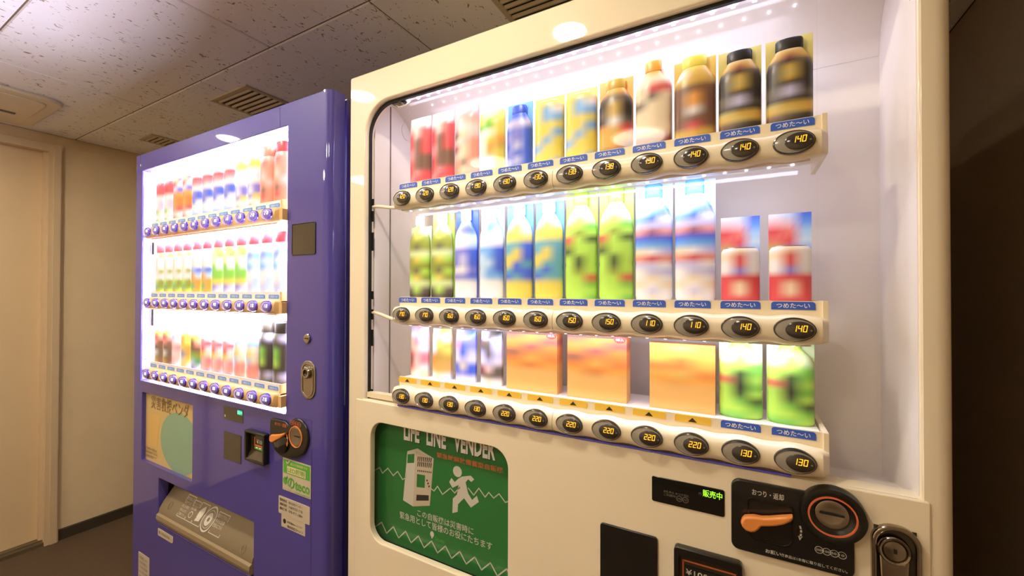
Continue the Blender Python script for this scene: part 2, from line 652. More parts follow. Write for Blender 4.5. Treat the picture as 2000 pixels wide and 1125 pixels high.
# ceiling air-conditioner panel near the door
e = empty('air_conditioner_panel', (-2.83, 0.3, H), 'shallow ceiling air-conditioner panel with a dark slot, near the door', 'air conditioner')
vs, fs = curve_mesh([rr(-3.09, -2.57, 0.02, 0.645, 0.06)], 0.016, 0.006)
MB().add([(x, y, H - 0.007 + z) for x, y, z in vs], fs).build('panel', 'ac', e, smooth=True)
vs, fs = curve_mesh([rr(-2.90, -2.62, 0.06, 0.60, 0.03)], 0.006, 0.002)
MB().add([(x, y, H - 0.017 + z) for x, y, z in vs], fs).build('grille', 'ac', e, smooth=True)
MB().box(-2.885, -2.862, 0.500, 0.556, H - 0.0165 - 0.006, H - 0.016).build('sensor_slot', 'smoked', e)


# ------------------------------------------------------------------ selection rows shared by both machines
def bar_mesh(b, xa, xb, zc, yf, x0, pitch, amp, capL, capR):
    """rounded button rail with a gently scalloped top and bottom edge"""
    nx = max(8, int((xb - xa) / pitch * 8))
    prof = []
    for k in range(13):
        a = math.pi * (k / 12.0)
        prof.append((-math.sin(a) ** 0.55, math.cos(a)))
    xs = [xa + (xb - xa) * i / nx for i in range(nx + 1)]
    secs = []
    for x in xs:
        s = 1.0
        d = 1e9
        if capL:
            d = min(d, x - xa)
        if capR:
            d = min(d, xb - x)
        R = 0.012
        sh = math.sqrt(max(0.0, 1 - (1 - d / R) ** 2)) if d < R else 1.0
        sh = max(sh, 0.3)
        hh = 0.0205 + amp * math.cos(2 * math.pi * (x - x0) / pitch)
        ring = []
        for (py, pz) in prof:
            ring.append((x, yf + 0.018 + py * (0.0185 * sh), zc - 0.0015 + pz * hh * (0.75 + 0.25 * sh)))
        top, bot = ring[0], ring[-1]
        ring = [(x, yf + 0.046, top[2])] + ring + [(x, yf + 0.046, bot[2])]
        secs.append(ring)
    n = len(secs[0])
    vs = [p for s in secs for p in s]
    fs = []
    for i in range(len(secs) - 1):
        for k in range(n):
            k2 = (k + 1) % n
            fs.append((i * n + k, i * n + k2, (i + 1) * n + k2, (i + 1) * n + k))
    fs.append(tuple(range(n)))
    fs.append(tuple((len(secs) - 1) * n + k for k in range(n)))
    b.add(vs, fs)
    return b


def button_proto(root, cx, cz, yf, rx, rz, mats):
    rim, face, win = mats
    b = MB()
    b.dish(cx, cz, [(rx, rz, yf + 0.012, 0), (rx, rz, yf - 0.0015, 0), (rx * 0.975, rz * 0.965, yf - 0.0032, 0), (rx * 0.94, rz * 0.915, yf - 0.0036, 0)], 40, 0, cap=False)
    b.dish(cx, cz, [(rx * 0.94, rz * 0.915, yf - 0.0036, 0), (rx * 0.90, rz * 0.87, yf - 0.0026, 0), (rx * 0.72, rz * 0.68, yf - 0.0040, rx * 0.10), (rx * 0.3, rz * 0.3, yf - 0.0048, rx * 0.2)], 40, 1)
    return b.build('button', [rim, face], root, smooth=True)


def button_window(par, cx, cz, yf, rx, rz, win, dot):
    b = MB()
    dx = rx * 0.22
    b.dish(cx, cz, [(rx * 0.66, rz * 0.70, yf - 0.002, dx), (rx * 0.66, rz * 0.70, yf - 0.0052, dx), (rx * 0.62, rz * 0.65, yf - 0.0058, dx), (rx * 0.2, rz * 0.2, yf - 0.0062, dx)], 32, 0)
    b.dish(cx, cz - rz * 0.02, [(0.0013, 0.0013, yf - 0.0058, rx * 0.74), (0.0012, 0.0012, yf - 0.0061, rx * 0.74)], 12, 1)
    return b.build('display_window', [win, dot], par, smooth=True)


def selection(root, cfg):
    x0, p, yf, zs = cfg['x0'], cfg['p'], cfg['yf'], cfg['zs']
    protos = {}
    ys = yf + 0.020
    for r, zc in enumerate(zs):
        xa, xb = cfg['bar']
        xm = x0 + 5.5 * p
        for (a, c, l, rr_) in ((xa, xm - 0.0004, True, False), (xm + 0.0004, xb, False, True)):
            bar_mesh(MB(), a, c, zc, yf, x0, p, cfg['amp'], l, rr_).build('button_rail', cfg['bar_mat'], root, smooth=True) if False else \
                _bar(root, a, c, zc, yf, x0, p, cfg, l, rr_)
        # label strip standing behind the rail, shelf and end bracket
        MB().box(xa + 0.012, xb - 0.006, ys, ys + 0.003, zc + 0.014, zc + 0.0395).build('label_strip', cfg['strip_mat'], root)
        MB().box(xa + 0.012, xb - 0.008, ys + 0.003, cfg['shelf_back'], zc + cfg['shelf'] - 0.004, zc + cfg['shelf']).build('shelf', 'white_liner', root)
        b = MB()
        b.box(xb - 0.006, xb, ys - 0.004, cfg['shelf_back'], zc - 0.018, zc + 0.040)
        b.build('end_bracket', cfg['bar_mat'], root)
        # light bar under the shelf, with its row of emitters
        if r < 2:
            zl = zc - 0.0245
            MB().box(xa + 0.02, xb - 0.02, yf + 0.016, yf + 0.034, zl, zl + 0.006).build('led_bar', 'white_liner', root)
            b = MB()
            n = 26
            for k in range(n):
                xx = xa + 0.04 + (xb - xa - 0.08) * k / (n - 1)
                b.box(xx - 0.002, xx + 0.002, yf + 0.023, yf + 0.027, zl - 0.0012, zl)
            b.build('led_emitter', 'led', root)['kind'] = 'stuff'
            area('led_strip_light', ((xa + xb) / 2, yf + 0.025, zl - 0.003), xb - xa - 0.06, 0.010, (math.radians(22), 0, 0), cfg['led_w'], COOL, root)
        for i in range(12):
            cx = x0 + p * i
            if 'btn' not in protos:
                protos['btn'] = button_proto(root, cx, zc, yf, cfg['rx'], cfg['rz'], cfg['btn'])
                bt = protos['btn']
                protos['win'] = button_window(bt, cx, zc, yf, cfg['rx'], cfg['rz'], cfg['btn'][2], 'grey_print')
                base = Vector((cx, 0, zc))
                protos['base'] = base
            else:
                off = Vector((cx, 0, zc)) - protos['base']
                bt = clone(protos['btn'], off, root, 'button')
                clone(protos['win'], off, bt, 'display_window')
            pr = cfg['prices'][r][i]
            off = Vector((cx, 0, zc)) - protos['base']
            if ('d', pr) not in protos:
                bx = protos['base']
                dx = cfg['rx'] * 0.22
                o = digits_into(MB(), pr, bx.x + dx - 0.0095, bx.x + dx + 0.0085, bx.z - 0.0025, bx.z + 0.0065, yf - 0.0068)
                o = o.build('price_digits', cfg['digit'], None, fix=False)
                protos[('d', pr)] = o
                o.parent = bt
                o.location = WO[o.name] + off - WO[bt.name]
            else:
                clone(protos[('d', pr)], off, bt, 'price_digits')
            # temperature or product label on the strip
            kind = cfg['labels'](r, i)
            lz0, lz1, lw = zc + cfg['lz'][0], zc + cfg['lz'][1], cfg['lw'] / 2
            if ('l', kind) not in protos:
                if kind == 'cold':
                    o = plate('cold_label', [rr(cx - lw, cx + lw, lz0, lz1, (0.0006, 0.0006, 0.004, 0.004), 4)], ys - 0.0008, ys, cfg['label_mat'], root, smooth=False)
                    t = text(o, 'つめた〜い', cx - lw * 0.76, cx + lw * 0.76, lz0 + 0.0022, lz1 - 0.0020, ys - 0.0011, 'white', 0.012)
                else:
                    o = plate('arrow_label', [rr(cx - lw, cx + lw, lz0, lz1, (0.0006, 0.0006, 0.003, 0.003), 4)], ys - 0.0008, ys, 'yellow_l', root, smooth=False)
                    t = MB().poly([(cx - 0.0065, lz0 + 0.0018), (cx + 0.0065, lz0 + 0.0018), (cx, lz0 + 0.0085)], ys - 0.0012, 0.0003).build('arrow_mark', 'dark_print', o)
                protos[('l', kind)] = (o, t, Vector((cx, 0, zc)))
            else:
                o0, t0, b0 = protos[('l', kind)]
                o = clone(o0, Vector((cx, 0, zc)) - b0, root, o0.name.split('.')[0])
                clone(t0, Vector((cx, 0, zc)) - b0, o, t0.name.split('.')[0])


def _bar(root, a, c, zc, yf, x0, p, cfg, l, r_):
    return bar_mesh(MB(), a, c, zc, yf, x0, p, cfg['amp'], l, r_).build('button_rail', cfg['bar_mat'], root, smooth=True)


def edge_strip(name, xe, yf, r, z0, z1, side, mat, root, depth=0.03, flat=0.012):
    """vertical rounded edge of a door, side +1 = right"""
    prof = [(xe - side * (r + flat), yf + 0.004), (xe - side * (r + flat), yf + 0.0012), (xe - side * (r + flat - 0.0016), yf - 0.0004), (xe - side * r, yf - 0.0004)]
    for k in range(1, 9):
        a = math.radians(90 * k / 8)
        prof.append((xe - side * r + side * r * math.sin(a), yf + r - r * math.cos(a)))
    prof += [(xe, yf + depth), (xe - side * r, yf + depth), (xe - side * r, yf + 0.004)]
    return MB().sweep_z(z0, z1, prof).build(name, mat, root, smooth=True)


# ------------------------------------------------------------------ cream vending machine
wm = empty('vending_machine', (-0.3145, 1.05, 0.0), 'cream white drinks vending machine with oval price buttons and a green poster', 'vending machine', 'drinks vending machines')
WX0, WX1, WT, WY = -0.860, 0.231, 1.853, 0.715
# cabinet shell, open at the front
b = MB()
t = 0.012
b.box(WX0 + 0.004, WX0 + 0.004 + t, WY + 0.05, 1.42, 0.07, WT - 0.004)
b.box(WX1 - 0.004 - t, WX1 - 0.004, WY + 0.05, 1.42, 0.07, WT - 0.004)
b.box(WX0 + 0.004 + t, WX1 - 0.004 - t, WY + 0.05, 1.42, WT - 0.004 - t, WT - 0.004)
b.box(WX0 + 0.004 + t, WX1 - 0.004 - t, WY + 0.05, 1.42, 0.07, 0.07 + t)
b.box(WX0 + 0.004 + t, WX1 - 0.004 - t, 1.41, 1.42, 0.07 + t, WT - 0.004 - t)
b.build('cabinet', 'cream', wm)
for (x, y) in ((WX0 + 0.08, 0.82), (WX1 - 0.08, 0.82), (WX0 + 0.08, 1.34), (WX1 - 0.08, 1.34)):
    MB().lathe(x, y, [(0, 0.03), (0.012, 0.03), (0.014, 0.015), (0.07, 0.015)], 16).build('foot', 'steel', wm, smooth=True)
# door frame around the display window
WIN = rr(-0.806, 0.197, 1.058, 1.776, (0.003, 0.003, 0.075, 0.075), 12)
LOW = [(-0.80, 0.09), (0.19, 0.09), (0.19, 1.045), (-0.80, 1.045)]
plate('door_frame', [rr(WX0, WX1 - 0.014, 0.06, WT, 0.006), WIN, LOW], WY, WY + 0.030, 'cream', wm, 0.0035)
edge_strip('door_edge', WX1, WY, 0.018, 0.06, WT, 1, 'cream', wm, 0.05, 0.0145)
b = MB()
b.box(WX0, WX0 + 0.012, WY + 0.028, WY + 0.052, 0.06, WT)
b.box(WX0 + 0.012, WX1 - 0.018, WY + 0.028, WY + 0.052, WT - 0.012, WT)
b.build('door_side', 'cream', wm)
# lower front panel with poster window
plate('lower_panel', [rr(-0.832, 0.206, 0.075, 1.0565, 0.004), rr(-0.779, -0.402, 0.728, 1.010, 0.038, 8),
                      rr(-0.70, -0.10, 0.30, 0.50, 0.02)], WY - 0.003, WY + 0.012, 'cream', wm, 0.002)
# display cavity
CX0, CX1, CB, CT = -0.805, 0.197, 0.883, 1.806
MB().box(CX0 - 0.004, CX1 + 0.004, CB, CB + 0.004, 1.02, CT).build('back_panel', 'white_liner', wm)
MB().box(CX0 - 0.004, CX0, WY + 0.031, CB, 1.02, CT).build('side_panel', 'white_liner', wm)
MB().box(CX1 - 0.0005, CX1 + 0.0035, WY + 0.004, CB, 1.02, CT).build('side_panel', 'white_liner', wm)
cove = [(WY + 0.031, CT)]
for _k in range(13):
    _a = math.radians(90 - 90 * _k / 12)
    cove.append((CB - 0.1005 + 0.10 * math.cos(_a), CT - 0.10 + 0.10 * math.sin(_a)))
cove += [(CB - 0.0002, CT - 0.10), (CB - 0.0002, CT + 0.003), (WY + 0.031, CT + 0.003)]
MB().sweep_x(CX0, CX1 - 0.0006, cove).build('top_cove', 'white_liner', wm, smooth=True)
b = MB()
b.add([(CX0, WY + 0.001, 1.0575), (CX1, WY + 0.001, 1.0575), (CX1, CB, 1.024), (CX0, CB, 1.024),
       (CX0, WY + 0.001, 1.046), (CX1, WY + 0.001, 1.046), (CX1, CB, 1.018), (CX0, CB, 1.018)],
      [(0, 1, 2, 3), (4, 7, 6, 5), (0, 4, 5, 1), (2, 6, 7, 3), (1, 5, 6, 2), (0, 3, 7, 4)])
b.build('sill', 'sill', wm)
# panel joint on the left reveal, dark gasket round the window
MB().box(CX0, CX0 + 0.0015, 0.796, 0.799, 1.05, CT - 0.004).build('panel_joint', 'grey_print', wm)
plate('gasket', [rr(-0.8085, 0.1995, 1.056, 1.7785, (0.003, 0.003, 0.077, 0.077), 12), rr(-0.8020, 0.1992, 1.0563, 1.7700, (0.003, 0.003, 0.071, 0.071), 12)],
      WY + 0.012, WY + 0.019, 'black_matt', wm)
b = MB()
for (z0, z1) in ((1.53, 1.548), (1.492, 1.518), (1.42, 1.465), (1.30, 1.32), (1.25, 1.275), (1.185, 1.225), (1.062, 1.078)):
    MB().box(-0.8065, -0.797, WY + 0.019, WY + 0.0215, z0, z1).build('hinge_slot', 'black_matt', wm)
# top lamp: clear tube with emitters, glowing dots added on the roof for its reflection
b = MB()
b.tube([(-0.705, 0.741, 1.7745), (0.175, 0.741, 1.7745)], 0.0085, 16)
b.build('led_tube', 'tube', wm, smooth=True)
b = MB()
for k in range(30):
    xx = -0.69 + 0.855 * k / 29
    b.box(xx - 0.003, xx + 0.003, 0.738, 0.744, 1.7690, 1.7715)
b.build('led_emitter', 'led', wm)['kind'] = 'stuff'
MB().box(-0.700, 0.172, 0.735, 0.747, 1.7735, 1.7765).build('led_board', 'white_liner', wm)
b = MB()
for k in range(24):
    xx = -0.69 + 0.84 * k / 23
    b.box(xx - 0.0011, xx + 0.0011, 0.8255, 0.8275, CT - 0.0135, CT - 0.0110)
b.build('led_emitter', 'led', wm)['kind'] = 'stuff'
b = MB()
b.box(-0.735, -0.706, 0.733, 0.750, 1.768, 1.790)
b.tube([(-0.706, 0.741, 1.7745), (-0.716, 0.741, 1.7745)], 0.011, 16)
b.build('lamp_holder', 'grey_print', wm, smooth=True)
b = MB()
b.tube([(-0.73, 0.740, 1.768), (-0.715, 0.736, 1.759), (-0.695, 0.736, 1.759), (-0.685, 0.740, 1.767)], 0.0012, 6)
b.build('lamp_wire', 'cream_plastic', wm, smooth=True)
b = MB()
n = 28
b.add([(CX0 + 0.002, 0.858 + 0.020 * math.cos(2 * math.pi * k / n), 1.757 + 0.024 * math.sin(2 * math.pi * k / n)) for k in range(n)] +
      [(CX0, 0.858 + 0.020 * math.cos(2 * math.pi * k / n), 1.757 + 0.024 * math.sin(2 * math.pi * k / n)) for k in range(n)],
      [tuple(range(n))] + [(k, (k + 1) % n, n + (k + 1) % n, n + k) for k in range(n)])
b.build('cable_hole_cap', 'white_liner', wm)
area('led_strip_light', (-0.295, 0.741, 1.7665), 0.80, 0.010, (math.radians(25), 0, 0), LED_WHITE_W * 0.95, COOL, wm)
area('led_strip_light', (-0.315, 0.826, CT - 0.0150), 0.76, 0.008, (math.radians(-8), 0, 0), LED_WHITE_W * 0.5, COOL, wm)  # strip light added at the roof dots to brighten the cavity top
area('led_strip_light', (-0.315, 0.7505, 1.7740), 0.76, 0.008, (math.radians(82), 0, 0), LED_WHITE_W * 0.24, COOL, wm)

WPR = [['120'] * 3 + ['130'] * 6 + ['140'] * 3, ['170'] * 2 + ['160'] * 4 + ['150'] * 2 + ['110'] * 2 + ['140'] * 2,
       ['130'] * 4 + ['220'] * 6 + ['130'] * 2]
WC = dict(x0=-0.66981, p=0.06665, yf=0.700, zs=(1.5291, 1.2673, 1.0844), bar=(-0.7065, 0.1040), amp=0.0016, rx=0.0253, rz=0.0168,
          bar_mat='cream_plastic', strip_mat='cream_plastic', shelf=0.036, shelf_back=0.83, led_w=LED_WHITE_W, btn=('btn_rim', 'btn_face', 'btn_window'),
          digit='digit', prices=WPR, label_mat='blue', lz=(0.0270, 0.0385), lw=0.053,
          labels=lambda r, i: 'arrow' if (r == 2 and i < 10) else 'cold')
selection(wm, WC)
MB().box(-0.690, 0.060, 0.7085, 0.7125, WC['zs'][2] - 0.0262, WC['zs'][2] - 0.0238).build('painted_light_strip', 'violet_strip', wm)  # violet colour stands in for LED light leaking under the rail
# arms from the rails to the left frame
for zc in WC['zs'][:2]:
    dz = zc - EYE
    z0 = zc - 0.006
    pts = []
    for k in range(11):
        u = k / 10
        s = u * u * (3 - 2 * u)
        pts.append((-0.803 + 0.104 * u, 0.738 - 0.018 * u, z0 + 0.006 - 0.014 * s))
    MB().tube(pts, 0.0042, 10).build('support_arm', 'cream_plastic', wm, smooth=True)
b = MB()
b.box(-0.803, -0.70, 0.722, 0.740, 1.062, 1.074)
b.build('support_arm', 'cream_plastic', wm)
# clear covers in front of the samples
for (z0, z1) in ((1.5695, 1.765), (1.307, 1.507), (1.125, 1.246)):
    MB().box(-0.69, 0.096, 0.7435, 0.7455, z0, z1).build('clear_cover', 'clear', wm)

# green poster behind the lower window
po = plate('poster', [rr(-0.815, -0.385, 0.715, 1.022, 0.004)], 0.745, 0.748, 'green', wm, smooth=False)
b = MB()
b.box(-0.822, -0.818, WY + 0.011, 0.750, 0.705, 1.03)
b.box(-0.383, -0.379, WY + 0.011, 0.750, 0.705, 1.03)
b.box(-0.818, -0.383, WY + 0.011, 0.750, 1.026, 1.03)
b.box(-0.818, -0.383, WY + 0.011, 0.750, 0.705, 0.712)
b.build('poster_tray', 'black_matt', wm)
MB().box(-0.797, -0.394, WY + 0.0125, WY + 0.0140, 0.715, 1.02).build('poster_cover', 'clear', wm)
py = 0.7446
text(po, 'LIFE', -0.703, -0.655, 0.968, 1.012, py - 0.0004, 'white', 0.035)
text(po, 'LINE', -0.634, -0.578, 0.968, 1.012, py - 0.0004, 'white', 0.035)
text(po, 'VENDER', -0.557, -0.450, 0.968, 1.012, py - 0.0004, 'white', 0.035)
b = MB()
text_into(b, 'LIFE', -0.7015, -0.6535, 0.9665, 1.0105, py - 0.0001, 0.035)
text_into(b, 'LINE', -0.6325, -0.5765, 0.9665, 1.0105, py - 0.0001, 0.035)
text_into(b, 'VENDER', -0.5555, -0.4485, 0.9665, 1.0105, py - 0.0001, 0.035)
b.build('lettering_shadow', 'black_matt', po, fix=False)
text(po, '緊急時解放備蓄型自販機', -0.604, -0.431, 0.9455, 0.9575, py, 'orange_print', 0.012)
text(po, 'この自販機は災害時に', -0.661, -0.504, 0.799, 0.815, py, 'off_white', 0.008)
text(po, '緊急用として皆様のお役にたちます', -0.715, -0.457, 0.780, 0.797, py, 'off_white', 0.008)
b = MB()
b.stroke([(-0.810, .879), (-.800, .875), (-.782, .886), (-.773, .874), (-.755, .890), (-.737, .876), (-.723, .889), (-.707, .873), (-.695, .881)], 0.0022, py)
b.stroke([(-.622, .872), (-.612, .868), (-.602, .881), (-.588, .866), (-.566, .885), (-.554, .877), (-.540, .893)], 0.0022, py)
b.stroke([(-.518, .896), (-.504, .884), (-.491, .902), (-.475, .887), (-.466, .899), (-.454, .890), (-.441, .902), (-.426, .888), (-.400, .902)], 0.0022, py)
zz = [(-0.806, 0.746), (-.798, .736)]
for k in range(10):
    zz += [(-.775 + k * 0.0392, .754), (-.758 + k * 0.0392, .732)]
b.stroke(zz, 0.0026, py)
b.build('zigzag_line', 'off_white', po, fix=False)
b = MB()
b.poly([(-.554, .901), (-.563, .908), (-.569, .898), (-.560, .887), (-.544, .897), (-.546, .884), (-.548, .875), (-.559, .864), (-.560, .832), (-.546, .838),
        (-.545, .855), (-.529, .872), (-.511, .856), (-.491, .873), (-.496, .885), (-.508, .873), (-.518, .884), (-.525, .907), (-.518, .915), (-.510, .911),
        (-.503, .918), (-.512, .924), (-.535, .917), (-.544, .911)], py, 0.0003)
b.poly([(-.547 + .0118 * math.cos(k * math.pi / 12), .9255 + .0118 * math.sin(k * math.pi / 12)) for k in range(24)], py, 0.0003)
b.build('running_figure', 'off_white', po)
b = MB()
b.poly([(-.692, .943), (-.667, .949), (-.674, .818), (-.705, .825)], py, 0.0003, 0)
b.poly([(-.667, .949), (-.613, .941), (-.624, .832), (-.674, .818)], py, 0.0003, 1)
b.poly([(-.692, .943), (-.661, .955), (-.613, .941), (-.667, .949)], py, 0.0003, 0)
b.poly([(-.691, .936), (-.670, .941), (-.671, .920), (-.692, .915)], py - .0003, 0.0002, 2)
b.poly([(-.662, .896), (-.638, .898), (-.639, .869), (-.663, .866)], py - .0003, 0.0002, 2)
b.poly([(-.663, .848), (-.627, .855), (-.627, .843), (-.664, .834)], py - .0003, 0.0002, 3)
for q in range(3):
    for k in range(8):
        xx, z_ = -.661 + k * .0055, .926 - q * .012 + k * .0006
        b.poly([(xx, z_), (xx + .002, z_), (xx + .004, z_ + (.011 if q < 2 else .004)), (xx + .001, z_ + (.011 if q < 2 else .004))], py - .0003, 0.0002, 3)
for k in range(3):
    b.poly([(-.634 + k * .003, .885 - k * .006), (-.630 + k * .003, .886 - k * .006), (-.630 + k * .003, .890 - k * .006), (-.634 + k * .003, .889 - k * .006)], py - .0003, 0.0002, 3)
b.build('machine_picture', ['off_white', 'sticker', 'green', 'dark_print'], po)
b = MB()
b.poly([(-.617 + .0055 * math.cos(k * math.pi / 8), .7695 + .0065 * math.sin(k * math.pi / 8)) for k in range(16)], py, 0.0003)
b.poly([(-.619, .760), (-.616, .760), (-.615, .763), (-.619, .764)], py, 0.0003)
b.build('poster_logo', 'off_white', po)
text(po, 'Otsuka', -0.610, -0.582, 0.7585, 0.7665, py, 'sticker_green', 0.0)

# status display, card reader plate, bill slot
FP = WY - 0.003
d = plate('status_display', [rr(-0.1305, -0.0245, 0.9785, 1.0190, 0.003, 4)], FP - 0.0015, FP + 0.004, 'black_gloss', wm, 0.0006)
text(d, '販売中', -0.0545, -0.0275, 1.0035, 1.0145, FP - 0.0018, 'digit_green', 0.012)
text(d, '円', -0.060, -0.0565, 1.0045, 1.0085, FP - 0.0018, 'grey_print', 0.0)
text(d, 'お札中止 おつり切れ', -0.112, -0.074, 0.9965, 1.0005, FP - 0.0018, 'grey_print', 0.0)
text(d, 'ご利用中', -0.112, -0.094, 0.9915, 0.9955, FP - 0.0018, 'grey_print', 0.0)
b = MB()
b.ring(-0.0885, 0.9915, 0.0045, 0.0045, 0.0006, FP - 0.0018, 20, 0.0002)
b.ring(-0.0795, 0.9915, 0.0045, 0.0045, 0.0006, FP - 0.0018, 20, 0.0002)
text_into(b, '100', -0.0912, -0.0858, 0.990, 0.993, FP - 0.0018)
text_into(b, '10', -0.0816, -0.0774, 0.990, 0.993, FP - 0.0018)
b.build('coin_marks', 'grey_print', d, fix=False)
plate('card_reader_plate', [rr(-0.2165, -0.1215, 0.800, 0.9205, 0.005, 5)], FP - 0.0035, FP + 0.004, 'black', wm, 0.001)
bi = plate('bill_acceptor', [rr(-0.0955, -0.0010, 0.780, 0.9205, 0.006, 5), rr(-0.0885, -0.008, 0.79, 0.908, 0.003, 4)], FP - 0.012, FP + 0.002, 'black', wm, 0.0015)
MB().box(-0.0885, -0.008, FP - 0.001, FP + 0.001, 0.79, 0.908).build('bill_face', 'smoked', bi)
b = MB()
b.stroke([(-0.083, 0.80), (-0.083, 0.897), (-0.010, 0.897)], 0.0022, FP - 0.0020)
b.poly([(-0.079, 0.800), (-0.012, 0.800), (-0.012, 0.872), (-0.079, 0.872)], FP - 0.0016, 0.0004)
b.build('bill_frame_line', 'orange_print', bi)
MB().box(-0.080, -0.011, FP - 0.0024, FP - 0.0012, 0.873, 0.890).build('bill_sign', 'black_matt', bi)
text(bi, '¥1000札', -0.079, -0.024, 0.8755, 0.887, FP - 0.0028, 'off_white', 0.008)

# coin unit
CP = FP - 0.006
cu_ = plate('coin_unit', [rr(-0.0155, 0.1295, 0.9385, 1.0420, (0.010, 0.010, 0.002, 0.012), 6)], CP, FP + 0.003, 'black', wm, 0.002)
b = MB()
cxc, czc = 0.1055, 1.0195
b.dish(cxc, czc, [(0.0372, 0.0372, FP, 0), (0.0372, 0.0372, CP - 0.006, 0), (0.0355, 0.0355, CP - 0.009, 0), (0.030, 0.030, CP - 0.0095, 0), (0.0255, 0.0255, CP - 0.0085, 0), (0.021, 0.021, CP - 0.004, 0), (0.019, 0.019, CP - 0.0035, 0)], 48)
b.build('coin_dial', 'black', cu_, smooth=True)
MB().ring(cxc - 0.001, czc, 0.0272, 0.0262, 0.0020, CP - 0.0103, 48, 0.0016).build('orange_ring', 'orange_print', cu_)
b = MB()
b.dish(cxc - 0.001, czc + 0.001, [(0.0185, 0.0185, CP - 0.003, 0), (0.0185, 0.0185, CP - 0.0048, 0), (0.0175, 0.0175, CP - 0.0052, 0), (0.012, 0.012, CP - 0.0042, 0), (0.004, 0.004, CP - 0.0036, 0)], 40)
b.build('coin_disc', 'steel', cu_, smooth=True)
MB().box(cxc - 0.0145, cxc + 0.0125, CP - 0.0062, CP - 0.0040, czc + 0.0004, czc + 0.0026).build('coin_slot', 'black_matt', cu_)
# return lever in its dark well
plate('lever_well', [rr(0.006, 0.062, 0.958, 1.019, (0.014, 0.014, 0.004, 0.004), 6), rr(0.0085, 0.0595, 0.961, 1.0165, (0.012, 0.012, 0.003, 0.003), 6)], CP - 0.0012, CP + 0.001, 'black_gloss', cu_, 0.0005)
lev = [(-.003, .984), (-.0015, .990), (.002, .9945), (.008, .9965), (.014, .998), (.024, .9985), (.033, 1.001), (.046, 1.0055), (.060, 1.010), (.0605, 1.0065), (.058, 1.002), (.050, .996),
       (.041, .9915), (.032, .9885), (.023, .986), (.019, .980), (.015, .976), (.010, .974), (.003, .975), (-.001, .979)]
plate('return_lever', [lev], CP - 0.014, CP - 0.002, 'orange', cu_, 0.003)
text(cu_, 'おつり・返却', 0.0115, 0.0505, 1.0235, 1.0325, CP - 0.0003, 'off_white', 0.01)
b = MB()
text_into(b, 'お願い!!', 0.028, 0.0505, 0.9445, 0.9500, CP - 0.0003, 0.014)
text_into(b, '商品は1本毎に取り出してください。', 0.0515, 0.1215, 0.9448, 0.9492, CP - 0.0003, 0.006)
b.build('lettering', 'off_white', cu_, fix=False)
b = MB()
for k, s in enumerate(('500', '100', '50', '10')):
    xx = 0.0908 + k * 0.0084
    b.ring(xx, 0.967, 0.0048, 0.0048, 0.0006, CP - 0.0003, 20, 0.0002)
    text_into(b, s, xx - 0.0034, xx + 0.0034 * (1 if k < 2 else 0.7), 0.9656, 0.9686, CP - 0.0004, 0.01)
b.build('coin_marks', 'off_white', cu_, fix=False)
b = MB()
b.stroke([(.0695, .993), (.0705, .989), (.0707, .984), (.0698, .979)], 0.0022, CP - 0.0003)
b.poly([(.0670, .9795), (.0725, .9800), (.0690, .9735)], CP - 0.0003, 0.0003)
b.build('turn_arrow', 'off_white', cu_)
# chrome lock handle
lk = plate('lock_handle', [rr(0.1465, 0.1955, 0.872, 1.0205, 0.022, 8), rr(0.1520, 0.1900, 0.878, 1.0145, 0.0185, 8)], FP - 0.008, FP + 0.002, 'chrome', wm, 0.002)
MB().box(0.150, 0.192, FP - 0.0010, FP + 0.001, 0.876, 1.0155).build('lock_dish', 'smoked', lk)
b = MB()
b.dish(0.1685, 0.9905, [(0.0165, 0.0180, FP - 0.001, 0), (0.0165, 0.0180, FP - 0.010, 0), (0.0150, 0.0165, FP - 0.012, 0), (0.0130, 0.0140, FP - 0.0115, 0), (0.0118, 0.0128, FP - 0.009, 0), (0.0110, 0.0120, FP - 0.0108, 0), (0.004, 0.004, FP - 0.0112, 0)], 36)
b.build('lock_knob', 'chrome', lk, smooth=True)
plate('lock_grip', [[(.1535, .985), (.1600, .9760), (.1770, .9760), (.1835, .985), (.1800, .90), (.1750, .885), (.1620, .885), (.1570, .90)]], FP - 0.009, FP - 0.001, 'chrome', lk, 0.002)
MB().box(0.1670, 0.1705, FP - 0.0122, FP - 0.0105, 0.9880, 0.9935).build('key_slot', 'black_matt', lk)
# delivery door low on the front
MB().sweep_x(-0.695, -0.105, [(WY + 0.04, 0.495), (WY + 0.006, 0.40), (WY + 0.002, 0.305), (WY + 0.012, 0.305), (WY + 0.05, 0.495)]).build('delivery_flap', 'smoked', wm)

# ------------------------------------------------------------------ purple vending machine
pm = empty('vending_machine', (-1.434, 1.0, 0.0), 'purple drinks vending machine with a brightly lit window, nearest the door', 'vending machine', 'drinks vending machines')
PX0, PX1, PT, PY = -1.978, -0.890, 1.822, 0.680
b = MB()
b.box(PX0 + 0.006, PX0 + 0.018, PY + 0.055, 1.38, 0.07, PT - 0.004)
b.box(PX1 - 0.018, PX1 - 0.006, PY + 0.055, 1.38, 0.07, PT - 0.004)
b.box(PX0 + 0.018, PX1 - 0.018, PY + 0.055, 1.38, PT - 0.016, PT - 0.004)
b.box(PX0 + 0.018, PX1 - 0.018, PY + 0.055, 1.38, 0.07, 0.082)
b.box(PX0 + 0.018, PX1 - 0.018, 1.37, 1.38, 0.082, PT - 0.016)
b.build('cabinet', 'purple_dark', pm)
for (x, y) in ((PX0 + 0.08, 0.80), (PX1 - 0.08, 0.80), (PX0 + 0.08, 1.30), (PX1 - 0.08, 1.30)):
    MB().lathe(x, y, [(0, 0.03), (0.012, 0.03), (0.014, 0.015), (0.07, 0.015)], 16).build('foot', 'steel', pm, smooth=True)
